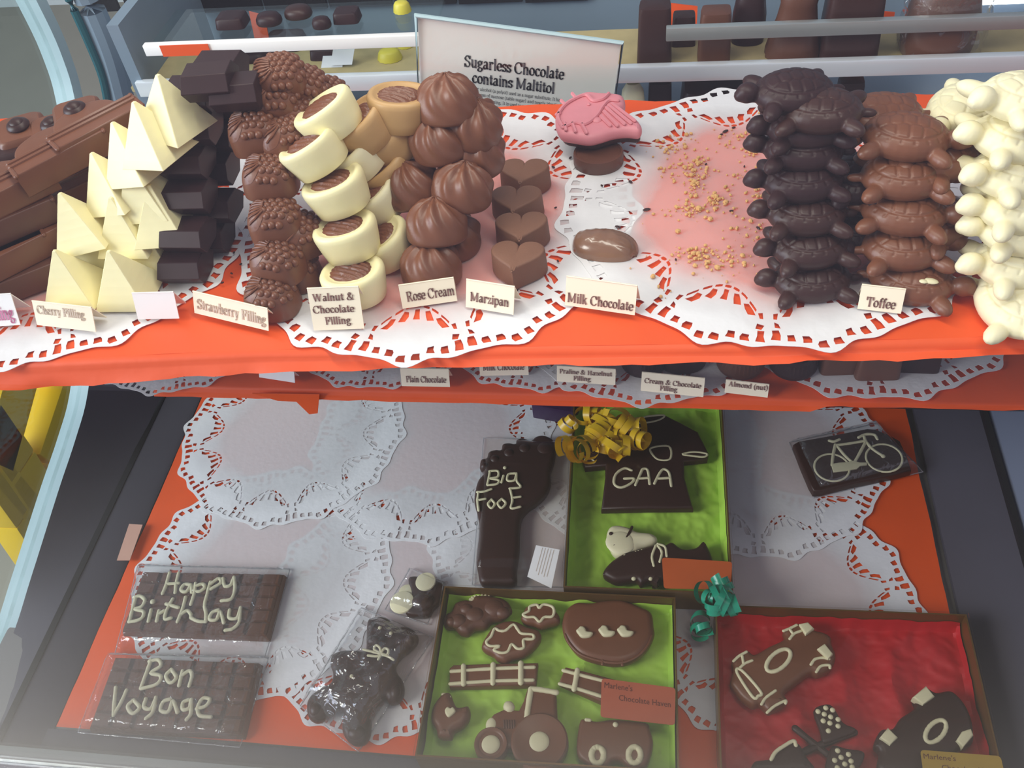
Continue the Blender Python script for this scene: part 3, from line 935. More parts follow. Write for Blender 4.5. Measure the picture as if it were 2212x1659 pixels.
# white pyramids
py_ = pyramid_mesh()
gP = 'ridged white chocolate pyramids in a pile'
for px, py, lay, rx, ry, rz, lab in [
    (117, 540, 0, 0.0, 0.0, 0.05, 'at the front of the pile, behind the Cherry Filling card'),
    (234, 541, 0, 0.0, 0.0, 0.02, 'at the front of the pile, behind the blank card'),
    (128, 416, 1.15, -0.12, -0.15, 0.16, 'big and tilted, resting on the two front ones'),
    (287, 468, 0.15, 0.0, 0.0, 0.1, 'low, squeezed against the dark bars'),
    (322, 398, 1.1, -0.1, 0, 0.1, 'second layer, mostly hidden against the dark bars'),
    (197, 329, 1.95, -0.08, -0.22, -0.20, 'tilted, second step up the middle of the pile'),
    (242, 263, 2.85, -0.08, -0.24, -0.26, 'tilted, third step up the middle of the pile'),
    (288, 219, 3.5, -0.05, -0.15, -0.3, 'high, beside the top of the dark bar stack'),
    (172, 470, 0.05, 0, 0, 0.1, 'low in the shade, inside the foot of the pile'),
    (238, 425, 0.9, 0, 0, 0.0, 'in the shade, inside the middle of the pile'),
    (272, 345, 1.8, 0, -0.1, 0.0, 'in the shade below the third step of the pile'),
    (340, 160, 4.0, -0.05, 0, -0.4, 'at the very top, peach tinted, behind the dark bars')]:
    rot = Matrix.Rotation(rz, 3, 'Z') @ Matrix.Rotation(ry, 3, 'Y') @ Matrix.Rotation(rx, 3, 'X')
    ap = rot @ Vector((0, 0, 0.0322))
    zb = ZU + 0.0004 + lay * 0.0185
    p = at(px, py, zb + ap.z)
    single('white_chocolate_pyramid', py_, M['white'], 'ridged white chocolate pyramid, ' + lab, 'chocolate', (p[0] - ap.x, p[1] - ap.y, zb), rot.to_euler(), gP)

# milk bars with grooved necks at the end of the shelf
lg = log_mesh()
gL = 'grooved milk chocolate bars in a heap'
for px, py, z, rz, rx, lab in [
    (38, 612, 0.0, -0.95, 0, 'lowest, flat on the doily behind the pink lettered card'),
    (5, 560, 0.0155, -0.85, 0, 'second layer, nearest the end of the shelf'),
    (58, 540, 0.0155, -0.75, 0, 'second layer, next to the front pyramid'),
    (22, 485, 0.031, -0.85, 0, 'third layer, pointing to the big tilted pyramid'),
    (18, 425, 0.046, -0.80, 0.05, 'fourth layer, with two clear grooves'),
    (140, 345, 0.054, -0.80, 0.08, 'on top of the heap with its rounded lobe showing'),
    (168, 418, 0.022, -0.80, 0.0, 'low in the heap, half hidden behind the pyramids'),
    (222, 290, 0.058, -0.75, 0.05, 'behind the top one, next to the upper pyramids')]:
    p = at(px, py, ZU + z + 0.006)
    single('grooved_chocolate_bar', lg, M['cocoa' if z in (0.031, 0.0) else 'milk'], 'milk chocolate bar with grooved neck, ' + lab, 'chocolate', (p[0], p[1], ZU + z), (rx, 0, rz), gL)
bs = button_square_mesh()
for px, py, z, lab in [(172, 254, 0.060, 'highest of the three'), (122, 286, 0.050, 'half hidden in the middle of the three'), (50, 288, 0.050, 'nearest the end of the shelf')]:
    p = at(px, py, ZU + z + 0.006)
    t = thing('button_chocolate', 'milk chocolate square with dark button, ' + lab, 'chocolate', (p[0], p[1], ZU + z), (0.1, 0, 0.5), 'milk chocolate squares with buttons')
    put('base', bs, M['milk'], t)
    put('button', MB().ball((0, 0, 0.0125), (0.0068, 0.0068, 0.0032), 20, 8).ball((0, 0, 0.0150), (0.0042, 0.0042, 0.0016), 16, 6).mesh('button'), M['dark'], t)
for px, py in [(20, 330)]:
    p = at(px, py, ZU + 0.05)
    single('milk_chocolate_block', bs, M['dark'], 'dark square chocolate at the end of the heap of grooved bars', 'chocolate', (p[0], p[1], ZU + 0.045), (0, 0, 0.3))

# berry-topped milk chocolates
bm_ = berry_mesh()
gS = 'berry topped milk chocolates in a pile'
for px, py, z, rx, ry, rz, lab in [
    (583, 632, 0., 0.0, 0, -0.05, 'lowest of the front column, behind the Strawberry Filling card'),
    (597, 555, 0.0143, -0.02, 0.06, -0.15, 'second from the bottom of the front column'),
    (632, 575, 0., 0, 0, 0.2, 'at the bottom, hidden behind the front column'),
    (590, 468, 0.0302, 0.0, -0.05, 0.15, 'third from the bottom of the front column, turned aside'),
    (645, 500, 0.0185, 0.1, 0.1, 0.7, 'in deep shade behind the middle of the front column'),
    (580, 372, 0.047, -0.02, 0.05, 0.1, 'fourth from the bottom of the front column'),
    (547, 275, 0.0638, 0.03, -0.10, 0.15, 'fifth from the bottom, jutting out over the dark bars'),
    (615, 290, 0.0588, 0.0, 0.0, 0.5, 'in shade between the front column and the walnut cups'),
    (592, 208, 0.0739, 0.15, 0.0, 0.2, 'second from the top of the pile'),
    (600, 160, 0.084, 0.3, 0.0, 0.3, 'topmost of the pile, tipped towards the shopper'),
    (652, 180, 0.0739, 0.1, 0.3, 0.4, 'near the top, tipped sideways behind the front column'),
    (700, 205, 0.0605, 0.1, 0.2, 0.4, 'behind the uppermost walnut cup'),
    (640, 240, 0.0638, 0.0, 0.2, 0.3, 'wedged below the tipped one near the top')]:
    rot = Matrix.Rotation(rz, 3, 'Z') @ Matrix.Rotation(ry, 3, 'Y') @ Matrix.Rotation(rx, 3, 'X')
    o = rot @ Vector((0, 0, 0.011))
    p = at(px, py, ZU + z + 0.011)
    single('berry_chocolate', bm_, M['milk'], 'berry topped milk chocolate, ' + lab, 'chocolate', (p[0] - o.x, p[1] - o.y, ZU + 0.0004 + z), rot.to_euler(), gS)

# walnut cups
cm, im = cup_mesh(), insert_mesh()
gW = 'white chocolate cups with striped fillings'
proto = None
for px, py, z, rx, ry, rz, c, lab in [
    (768, 612, 0., -0.10, -0.06, 0.1, 'white', 'lowest, right behind the Walnut card'),
    (753, 515, 0.0166, -0.12, -0.14, 0.1, 'white', 'second from the bottom of the front column'),
    (730, 416, 0.036, -0.10, -0.24, 0.1, 'white', 'third from the bottom of the front column'),
    (680, 328, 0.0558, -0.10, -0.42, 0.1, 'white', 'fourth from the bottom, tipped towards the berry chocolates'),
    (712, 252, 0.0684, -0.10, -0.45, 0.1, 'white', 'uppermost of the front column, tipped towards the berry chocolates'),
    (832, 530, 0.0018, 0.0, -0.40, 0.2, 'white', 'low, peeping out behind the second one'),
    (815, 430, 0.018, 0.0, -0.5, 0.2, 'cream', 'second step of the rear column'),
    (770, 336, 0.0414, 0.0, -0.55, 0.2, 'cream', 'third step of the rear column, showing its side'),
    (842, 366, 0.0288, 0.0, -0.55, 0.2, 'caramel', 'tan, between the rear column and the swirls'),
    (790, 272, 0.0576, 0.0, -0.55, 0.2, 'caramel', 'tan, behind the uppermost white one'),
    (848, 300, 0.045, 0.0, -0.60, 0.2, 'caramel', 'tan, below the open topped one at the back'),
    (866, 236, 0.063, -0.10, 0.12, 0.1, 'caramel', 'tan, upright at the back with its striped filling showing')]:
    rot = Matrix.Rotation(rz, 3, 'Z') @ Matrix.Rotation(ry, 3, 'Y') @ Matrix.Rotation(rx, 3, 'X')
    o = rot @ Vector((0, 0, 0.0095))
    p = at(px, py, ZU + z + 0.0095)
    t = thing('walnut_cup', ('tan' if c == 'caramel' else 'white') + ' walnut cup with striped filling, ' + lab.replace('tan, ', ''), 'chocolate', (p[0] - o.x, p[1] - o.y, ZU + 0.0004 + z), rot.to_euler(), gW)
    put('cup', cm, M[c], t); put('filling', im, M['milk'], t)

# rose cream swirls
sw = swirl_mesh()
gR = 'milk chocolate swirls in a pile'
for px, py, z, rx, ry, rz, lab in [
    (930, 566, 0., -0.30, 0, 0.3, 'lowest, behind the Rose Cream card'),
    (942, 474, 0.0176, -0.38, 0.0, 1.2, 'second layer, facing the shopper'),
    (975, 500, 0., 0.0, 0.1, 2.2, 'at the bottom behind the second layer'),
    (888, 392, 0.0252, -0.2, -0.25, 2.0, 'third layer, leaning towards the walnut cups'),
    (1000, 395, 0.0286, -0.2, 0.2, 0.5, 'third layer, leaning towards the hearts'),
    (948, 292, 0.0487, -0.05, -0.1, 1.0, 'fourth layer, reddish, pointing at the shopper'),
    (1028, 320, 0.037, 0.0, 0.2, 1.4, 'in the rear row below the topmost ones'),
    (966, 210, 0.0672, -0.2, 0.0, 0.0, 'topmost of the pile, in front of the sign'),
    (1022, 258, 0.0538, 0.0, 0.3, 0.8, 'behind the topmost one, next to the sign')]:
    rot = Matrix.Rotation(rz * 0, 3, 'Z') @ Matrix.Rotation(ry, 3, 'Y') @ Matrix.Rotation(rx, 3, 'X') @ Matrix.Rotation(rz, 3, 'Z')
    o = rot @ Vector((0, 0, 0.011))
    p = at(px, py, ZU + z + 0.011)
    single('swirl_chocolate', sw, M['milk'], 'milk chocolate swirl with a pointed top, ' + lab, 'chocolate', (p[0] - o.x, p[1] - o.y, ZU + 0.0004 + z), rot.to_euler(), gR)

# turtles
tm = turtle_mesh()
gT = 'moulded chocolate turtles in stacks'
TURT = [
    ('dark', 1755, 594, 0.0, 0.10, 0, 'lowest of the dark stack, head free'), ('dark', 1752, 522, 0.0155, 0.2, 0.0, 'second from the bottom of the dark stack'),
    ('dark', 1742, 450, 0.0305, 0.05, 0.03, 'third from the bottom of the dark stack'), ('black', 1735, 378, 0.045, 0.10, 0, 'fourth from the bottom of the dark stack'),
    ('black', 1735, 310, 0.058, 0.0, 0.05, 'fifth from the bottom of the dark stack'), ('black', 1745, 262, 0.068, 0.1, 0.0, 'third from the top of the dark stack'),
    ('dark', 1775, 228, 0.078, -0.15, -0.05, 'second from the top of the dark stack'), ('black', 1715, 188, 0.083, 0.25, 0.05, 'topmost of the dark stack, set back'),
    ('milk', 1972, 597, 0.0, math.pi - 0.25, 0, 'lowest of the milk stack, with a chipped white patch'), ('milk', 1955, 523, 0.015, math.pi + 0.1, 0, 'second from the bottom of the milk stack'),
    ('milk', 1955, 447, 0.031, math.pi - 0.2, 0.0, 'third from the bottom of the milk stack'), ('milk', 1955, 370, 0.0465, math.pi + 0.0, 0.0, 'fourth from the bottom of the milk stack'),
    ('milk', 1958, 285, 0.063, math.pi - 0.15, -0.04, 'topmost of the milk stack'), ('milk', 1905, 242, 0.061, 0.1, 0.0, 'behind the topmost of the milk stack'),
    ('cream', 2194, 650, 0.0, 1.75, 0.0, 'lowest of the white stack, pointing at the shopper'), ('cream', 2202, 560, 0.013, 0.3, 0.1, 'second from the bottom of the white stack'),
    ('cream', 2212, 487, 0.028, 0.15, 0.1, 'third from the bottom of the white stack'), ('cream', 2212, 440, 0.039, 0.2, 0.1, 'fourth from the bottom of the white stack'),
    ('cream', 2187, 372, 0.050, 0.5, 0.25, 'fifth from the bottom of the white stack, tilted'), ('cream', 2197, 292, 0.064, 0.25, 0.2, 'third from the top of the white stack'),
    ('cream', 2087, 230, 0.058, 0.9, 0.0, 'set back beside the orange paper, white'), ('cream', 2212, 205, 0.080, 0.5, 0.2, 'topmost of the white stack'),
    ('black', 1855, 480, 0.012, 1.2, 0.0, 'deep in the gap between dark and milk stacks, low'), ('black', 1855, 375, 0.036, 1.1, 0.0, 'deep in the gap between dark and milk stacks, high'),
    ('milk', 2040, 330, 0.050, 0.6, 0.0, 'behind the milk stack, high'), ('milk', 2030, 470, 0.020, 0.6, 0.0, 'behind the milk stack, low')]
tmesh = {}
for c in ('dark', 'black', 'milk', 'cream'):
    q = tm.copy(); q.materials.append(M[c]); tmesh[c] = q
chip = None
for c, px, py, z, rz, ry, lab in TURT:
    p = at(px, py, ZU + z + 0.008)
    nm = {'dark': 'dark', 'black': 'very dark', 'milk': 'milk', 'cream': 'white'}[c]
    o = single('chocolate_turtle', tmesh[c], M[c], '%s chocolate turtle, %s' % (nm, lab.replace(', white', '')), 'chocolate', (p[0], p[1], ZU + 0.0004 + z), (0, ry, rz), gT)
    s = 1.0 if c == 'cream' else 0.88 if c != 'milk' else 0.92
    o.scale = (s, s, s)
    if 'chipped' in lab:
        put('white_patch', MB().ball((-0.0085, 0.0085, 0.0141), (0.0042, 0.0022, 0.0012), 14, 6).ball((-0.0050, 0.0098, 0.0142), (0.0025, 0.0016, 0.0010), 10, 6).mesh('white_patch'), M['icing'], o)

# pink moulded fish on an oval disc
t = thing('disc_chocolate', 'oval milk chocolate disc lying under the pink chocolate', 'chocolate', at(1293, 352, ZU))
P = [[(x * k, y * k, z + 0.0002 * fbm(x * k * 300, y * k * 300)) for x, y in superell(0.0155, 0.0135, 2, 40)] for k, z in [(0.97, 0), (1, 0.001), (1, 0.0072), (0.97, 0.0085), (0.9, 0.0086), (0.87, 0.0080), (0.6, 0.0082), (0.3, 0.0082), (0.02, 0.0082)]]
put('disc', MB().loops(P).mesh('disc', 40), M['cocoa'], t)
pz = ZU + 0.0165
org = at(1290, 262, pz)
def loc2(pts, z, o):
    return [(q[0] - o[0], q[1] - o[1]) for q in (at(x, y, z) for x, y in pts)]
fo = [(1000 + x / 2.949, y / 2.949) for x, y in [(590, 800), (600, 740), (650, 690), (720, 650), (790, 625), (880, 630), (960, 635), (1020, 650), (1035, 700), (1010, 740), (1060, 770), (1110, 800), (1140, 845), (1120, 875), (1040, 870), (960, 880), (880, 905), (800, 920), (700, 905), (630, 890), (600, 850)]]
t = thing('pink_chocolate', 'pink moulded chocolate with fluted fins, resting on the oval disc', 'chocolate', org, (0.0, 0, 0))
put('body', plate('body', [cr(loc2(fo, pz, org), True, 5)], 0.009, 0.004, 4), M['pink'], t, (0, 0, -0.003))
put('dark_backing', plate('backing', [cr([(x * 0.93 + 0.001, y * 0.93 + 0.002) for x, y in loc2(fo, pz, org)], True, 4)], 0.004, 0.001, 2), M['dark'], t, (0, 0, -0.0065))
mb = MB()
Zt = 0.0066
def l3(pts, z): return [(x, y, z) for x, y in loc2([(1000 + x / 2.949, y / 2.949) for x, y in pts], pz, org)]
for a in [[(640, 870), (610, 800), (650, 730), (730, 680), (790, 665), (830, 700), (890, 690), (930, 655)],
          [(640, 870), (720, 840), (780, 850), (850, 800), (890, 740), (930, 700), (990, 700)],
          [(880, 800), (940, 860)], [(900, 770), (985, 860)], [(915, 745), (1030, 850)], [(930, 730), (1070, 845)], [(950, 720), (1095, 830)],
          [(650, 840), (660, 885)], [(700, 845), (720, 895)], [(760, 850), (790, 905)], [(620, 780), (600, 790)], [(650, 720), (630, 700)], [(720, 680), (700, 655)]]:
    mb.tube(cr(l3(a, Zt), False, 5), 0.0012, 6)
mb.ball((loc2([(1273, 245)], pz, org)[0] + (Zt - 0.0002,)), (0.0012, 0.0012, 0.0008), 8, 5)
mb.ball((loc2([(1290, 278)], pz, org)[0] + (Zt - 0.0005,)), (0.003, 0.003, 0.0012), 12, 6)
put('fin_ridges', mb.mesh('fin_ridges'), M['pink'], t)
p = at(1305, 538, ZU)
shl = mat('marbled_milk_chocolate', (128, 92, 70), 0.25, 0.35, 45, 0.05, 300, coat=0.4)
single('shell_chocolate', shell_mesh(), shl, 'glossy marbled mussel shell chocolate alone on the doily behind the Milk Chocolate card', 'chocolate', (p[0], p[1], ZU + 0.0002), (0, 0, -0.38))

# crumbs and shavings
rnd = random.Random(11)
mb = MB()
for cx, cy, sx, sy, n in [(1460, 310, 45, 25, 45), (1500, 400, 32, 40, 70), (1545, 435, 15, 15, 30), (1460, 365, 40, 20, 25), (1480, 455, 45, 15, 40), (1505, 548, 40, 12, 40), (1590, 300, 40, 30, 25), (1640, 420, 20, 30, 45), (1625, 330, 12, 8, 12), (1500, 350, 25, 20, 40), (1560, 560, 50, 20, 25), (1620, 500, 25, 30, 16), (1600, 430, 90, 120, 70), (1520, 560, 120, 40, 40), (1440, 620, 20, 30, 6)]:
    for i in range(n):
        x, y = rnd.gauss(cx, sx * 0.6), rnd.gauss(cy, sy * 0.6)
        r = abs(rnd.gauss(0.0006, 0.0005)) + 0.00025
        q = at(x, y, ZU + 0.0015)
        a = rnd.uniform(0, 3)
        mb.ball((q[0], q[1], ZU + 0.0004 + r * 0.5), (r, r * rnd.uniform(0.6, 1), r * 0.7), 6, 4, Matrix.Rotation(a, 3, 'Z'))
tag(put('nut_crumbs', mb.mesh('crumbs'), M['crumb']), 'tan nut crumbs scattered on the doily beside the dark turtles', 'crumbs', kind='stuff')
mb = MB()
for x, y, r in [(1567, 283, 7), (1558, 290, 4), (1585, 275, 4), (1397, 452, 7), (1337, 337, 5), (1362, 392, 5), (1525, 354, 3), (1608, 359, 3), (1638, 492, 5), (1580, 455, 4), (1335, 490, 6), (1195, 360, 4), (1200, 448, 3), (1075, 280, 3), (1205, 563, 3), (1232, 340, 4), (500, 590, 3), (480, 610, 3), (462, 640, 3), (520, 570, 3), (505, 545, 3), (1300, 400, 3), (1460, 560, 3)]:
    q = at(x, y, ZU + 0.001); r *= 0.00028
    mb.ball((q[0], q[1], ZU + 0.0008), (r * 1.3, r * 0.7, 0.0006), 7, 4, Matrix.Rotation(rnd.uniform(0, 3), 3, 'Z'))
tag(put('chocolate_shavings', mb.mesh('shavings'), M['dark']), 'small dark chocolate shavings scattered over the upper doilies', 'shavings', kind='stuff')

# ---------------------------------------------------------------- cards
def tent_card(px, z, lines, label, group, m='card', ink='ink', lean=0.42, name='label_card'):
    """px: photo pixels of top corner, base corner, other base corner (front panel)"""
    TLp, BLp, BRp = px
    A, B = at(*BLp, z), at(*BRp, z)
    U = B - A; wd = np.linalg.norm(U); u = U / wd
    n = np.array([u[1], -u[0], 0.0])
    v = np.array([0, 0, 1.0]) * math.cos(lean) - n * math.sin(lean)
    hs = np.linspace(0.008, 0.05, 200)
    h = min(hs, key=lambda q: abs(proj(A + v * q)[1] - TLp[1]))
    org = (A + B) / 2
    t = thing(name, label, 'label card', org, group=group)
    a = A - org; b = B - org
    c, d = b + v * h, a + v * h
    v2 = np.array([0, 0, -1.0]) * math.cos(lean) - n * math.sin(lean)
    e, f = c + v2 * h, d + v2 * h
    nf = np.cross(u, v); tk = 0.0005
    nb = n * -1 * math.cos(lean) + np.array([0, 0, 1]) * math.sin(lean) * 0
    mb = MB()
    mb.loops([[a, b, c, d], [a - nf * tk * -1 * 0 + (-nf) * tk, b - nf * tk, c - nf * tk, d - nf * tk]])
    nb = np.cross(u, v2)
    mb.loops([[d, c, e, f], [d + nb * -tk, c - nb * tk, e - nb * tk, f - nb * tk]])
    put('card', mb.mesh('card', 20), M[m], t)
    if lines:
        q = MB()
        for txt, u0, u1, vb, cap in lines:
            text_on(q, txt, d, b - a, -v * h, u0, u1, vb, cap, nf * 0.0004)
        put('lettering', q.mesh('lettering', 180), M[ink], t)
    return t


gC = 'tent cards on the upper shelf'
zc = ZU + 0.0012
tent_card([(-85, 642), (-92, 710), (44, 702)], zc, [('Filling', 0.52, 0.95, 0.80, 0.40)], 'white tent card with pink lettering cut off at the end of the shelf', gC, 'whitecard', 'pinkink')
tent_card([(81, 649), (80, 702), (207, 717)], zc, [('Cherry Filling', 0.06, 0.86, 0.50, 0.32)], 'cream tent card with faded lettering Cherry Filling', gC, 'card', 'faded')
tent_card([(300, 632), (298, 690), (387, 688)], zc, [], 'blank white tent card in front of the dark chocolate bars', gC, 'whitecard')
tent_card([(430, 628), (420, 676), (580, 715)], zc, [('Strawberry Filling', 0.05, 0.97, 0.74, 0.42)], 'cream tent card with faded lettering Strawberry Filling', gC, 'card', 'faded')
tent_card([(671, 622), (678, 714), (787, 710)], zc, [('Walnut &', 0.08, 0.90, 0.31, 0.165), ('Chocolate', 0.05, 0.86, 0.59, 0.165), ('Filling', 0.25, 0.76, 0.86, 0.165)], 'tall cream tent card lettered Walnut & Chocolate Filling', gC)
tent_card([(860, 615), (870, 667), (988, 650)], zc, [('Rose Cream', 0.10, 0.98, 0.72, 0.38)], 'cream tent card lettered Rose Cream', gC)
tent_card([(1011, 602), (1006, 663), (1109, 680)], zc, [('Marzipan', 0.09, 0.90, 0.74, 0.30)], 'cream tent card lettered Marzipan in front of the hearts', gC)
tent_card([(1228, 595), (1220, 659), (1371, 681)], zc, [('Milk Chocolate', 0.03, 0.97, 0.86, 0.30)], 'wide cream tent card lettered Milk Chocolate on the upper shelf', gC)
tent_card([(1858, 613), (1852, 667), (1946, 678)], zc, [('Toffee', 0.17, 0.84, 0.84, 0.36)], 'cream tent card lettered Toffee in front of the milk turtles', gC)
gC = 'tent cards on the middle shelf'
zc = ZM + 0.0012
tent_card([(872, 795), (868, 834), (972, 836)], zc, [('Plain Chocolate', 0.10, 0.93, 0.76, 0.32)], 'cream tent card lettered Plain Chocolate on the middle shelf', gC)
tent_card([(1042, 772), (1037, 812), (1142, 810)], zc, [('Milk Chocolate', 0.07, 0.92, 0.70, 0.34)], 'small cream tent card lettered Milk Chocolate on the middle shelf', gC)
tent_card([(1207, 789), (1203, 824), (1329, 832)], zc, [('Praline & Hazelnut', 0.04, 0.94, 0.46, 0.26), ('Filling', 0.28, 0.58, 0.84, 0.26)], 'cream tent card lettered Praline & Hazelnut Filling', gC)
tent_card([(1384, 803), (1384, 844), (1519, 858)], zc, [('Cream & Chocolate', 0.05, 0.95, 0.55, 0.24), ('Filling', 0.30, 0.58, 0.86, 0.24)], 'cream tent card lettered Cream & Chocolate Filling', gC)
tent_card([(1565, 819), (1565, 848), (1658, 859)], zc, [('Almond (nut)', 0.07, 0.98, 0.46, 0.34)], 'cream tent card lettered Almond (nut) below the round ribbed chocolates', gC)
tent_card([(556, 790), (560, 815), (637, 827)], zc, [], 'blank white tent card mostly hidden under the upper shelf edge', gC, 'whitecard')

# ---------------------------------------------------------------- the sign behind the upper shelf
YS = 0.585
TL, TR, BR, BL = aty(898, 32, YS), aty(1345, 92, YS), aty(1318, 300, YS), aty(908, 300, YS)
zb = 0.845
t = thing('sign_holder', 'clear acrylic sign with printed notice Sugarless Chocolate contains Maltitol standing behind the shelf', 'sign', (0, YS, 0))
sh = lambda p, d=0: np.array([p[0], d, p[2]])
k = [sh(TL), sh(TR), sh(BR), sh(BL)]
inn = lambda s, d: [sum(k) / 4 + (p - sum(k) / 4) * s + np.array([0, d, 0]) for p in k]
put('paper_sheet', MB().loops([inn(0.985, 0.001), inn(0.985, 0.0014)]).mesh('paper_sheet'), M['paper'], t)
put('acrylic_sleeve', MB().loops([inn(1.0, -0.0015), inn(1.0, 0.0)]).mesh('acrylic_sleeve'), M['lid'], t)
put('sleeve_edge', MB().tube([p + np.array([0, -0.0008, 0]) for p in k], 0.0017, 6, True).mesh('sleeve_edge'), M['palerail'], t)
O = k[0] + np.array([0, 0.0006, 0]); U = k[1] - k[0]; V = k[3] - k[0]
Un = U / np.linalg.norm(U); 
q = MB()
VV = V * (195.0 / 268.0)          # height of the part that shows above the shelf
text_on(q, 'Sugarless Chocolate', O, U, VV, 0.235, 0.735, 0.47, 0.115, np.zeros(3))
text_on(q, 'contains Maltitol', O, U, VV, 0.275, 0.695, 0.635, 0.115, np.zeros(3))
put('heading', q.mesh('heading', 180), M['greyink'], t)
q = MB()
for i, ln in enumerate(['Maltitol is a sugar alcohol (a polyol) used as a sugar substitute. It has', '75% of the sweetness of sucrose (table sugar) and nearly identical', 'properties, except for browning. It is used to replace table sugar', 'because it has fewer calories, does not promote tooth decay and', 'has a somewhat lesser effect on blood sugar. In some products']):
    text_on(q, ln, O, U, VV, 0.16, 0.735 + [0, .0, -.04, -.06, -.1][i], 0.715 + 0.062 * i, 0.036, np.zeros(3), 10, 5)
put('small_print', q.mesh('small_print', 180), M['greyink'], t)

# ---------------------------------------------------------------- chocolates on the middle shelf
def ribbed_round_mesh(r0=0.0150, r1=0.0128, h=0.015):
    P = []
    for z, r, a in [(0, r0 * .97, 0), (0.001, r0, .0), (0.003, r0, .0), (0.0036, r0 * 0.985, .0004), (h * .72, (r0 + r1 * 1.2) / 2.25, .0004), (h * .76, r1 * 1.05, 0), (h * .95, r1 * 1.02, 0), (h, r1 * .93, 0), (h * 1.0, 0.001, 0)]:
        P.append([((r + a * (1 if j % 2 else -1)) * math.cos(2 * math.pi * j / 72), (r + a * (1 if j % 2 else -1)) * math.sin(2 * math.pi * j / 72), z) for j in range(72)])
    return MB().loops(P).mesh('ribbed', 40)


def cube_mesh(a=0.0135, h=0.0165):
    q = lambda s, z: [(x, y, z) for x, y in superell(s, s, 9, 32)]
    return MB().loops([q(a, 0), q(a, 0.001), q(a * .93, h - .0015), q(a * .88, h), q(a * .55, h + 0.0004)]).mesh('cube', 40)


def dome_mesh():
    return MB().loops([[(x * k, y * k, z) for x, y in superell(0.0150, 0.0135, 2.3, 36)] for k, z in [(1, 0), (1, .002), (.95, .008), (.84, .013), (.62, .0165), (.3, .018), (.02, .0182)]]).mesh('dome', 40)


gm = 'assorted chocolates on the middle shelf'
rr, cb, dm = ribbed_round_mesh(), cube_mesh(), dome_mesh()
for me, nm, c, px, py, rz, lab in [
    (rr, 'ribbed_chocolate', 'black', 1390, 814, 0.0, 'very dark round chocolate behind the praline card'),
    (dm, 'domed_chocolate', 'dark', 1474, 808, 0.1, 'dark domed chocolate above the cream card'),
    (rr, 'ribbed_chocolate', 'cocoa', 1601, 818, 0.0, 'milk chocolate round with a ribbed side above the almond card'),
    (rr, 'ribbed_chocolate', 'black', 1716, 820, 0.2, 'very dark round chocolate with a ribbed side, alone past the almond card'),
    (cb, 'chocolate_cube', 'cocoa', 1816, 810, 0.08, 'milk chocolate cube next to the dark round chocolate'),
    (cb, 'chocolate_cube', 'cocoa', 1893, 822, 0.05, 'milk chocolate cube standing foremost of the three cubes'),
    (cb, 'chocolate_cube', 'black', 1981, 806, -0.03, 'very dark chocolate cube at the end of the row')]:
    p = at(px, py, ZM)
    single(nm, me, M[c], lab, 'chocolate', (p[0], p[1] + 0.0128, ZM + 0.0005), (0, 0, rz), gm)

# ---------------------------------------------------------------- things on the case floor
def zm(kind):
    """zoomed-view coordinates to photo pixels"""
    ox, oy, k = {'bars': (0, 1100, 2.949), 'bear': (600, 1100, 2.9675), 'foot': (1000, 860, 3.456), 'bike': (1560, 860, 3.393), 'farm': (900, 1240, 3.352), 'race': (1500, 1240, 3.107)}[kind]
    return lambda pts: [(ox + x / k, oy + y / k) for x, y in pts]


def flat_on(kind, z, o):
    f = zm(kind)
    def g(pts):
        return [(p[0] - o[0], p[1] - o[1]) for p in (at(x, y, z) for x, y in f(pts))]
    return g


def icing(strokes, g, z, r, name='icing', closed=()):
    mb = MB()
    for i, s in enumerate(strokes):
        if len(s) == 1:
            x, y = g(s)[0]; mb.ball((x, y, z), (r * 1.5, r * 1.5, r), 10, 6); continue
        c = i in closed
        pts = [(x, y, z) for x, y in cr(g(s), c, 5)]
        rs = [r * (1 + 0.16 * noise.noise(Vector((p[0] * 700, p[1] * 700, i)))) for p in pts]
        mb.tube(pts, rs, 8, c, 0.75)
    return mb.mesh(name, 70)


def relief(kind, outline, z, t, thick, bevel, matl, name='body', smooth=True, k=5, dz=0.0):
    o = t['_o'] if '_o' in t else None
    g = flat_on(kind, z, t.location)
    pts = g(outline)
    if smooth: pts = cr(pts, True, k)
    return put(name, plate(name, [pts], thick, bevel, 3, 50), matl, t, (0, 0, dz))


def sheet(corners, z, top, seed, n=26, amp=0.0012, edge=0.12, base=0.0006):
    """crumpled clear sheet over an item: corners TL, TR, BR, BL (plan), draped down to z at its rim"""
    c = [np.array(p[:2]) for p in corners]; P = []
    for i in range(n + 1):
        v = i / n; row = []
        for j in range(n + 1):
            u = j / n
            q = (c[0] * (1 - u) + c[1] * u) * (1 - v) + (c[3] * (1 - u) + c[2] * u) * v
            d = min(u, 1 - u, v, 1 - v) / edge
            h = base + (top - base) * (1 - (1 - min(1, d)) ** 2)
            w = amp * crease(q[0], q[1], seed, 38) * (0.4 + 0.6 * min(1, d)) + amp * 0.5 * fbm(q[0], q[1], seed, 160, 2)
            row.append((q[0], q[1], z + max(0.0003, h + w)))
        P.append(row)
    rim = P[0] + [r[-1] for r in P[1:]] + P[-1][::-1][1:] + [r[0] for r in P[::-1]][1:-1]
    return MB().grid(P).mesh('wrapper', 35), MB().tube(rim, 0.0005, 5, True).mesh('seam', 60)


def bagged(nm, pair, t, m='film'):
    b = put(nm, pair[0], M[m], t)
    put('seam', pair[1], M['seam'], b)


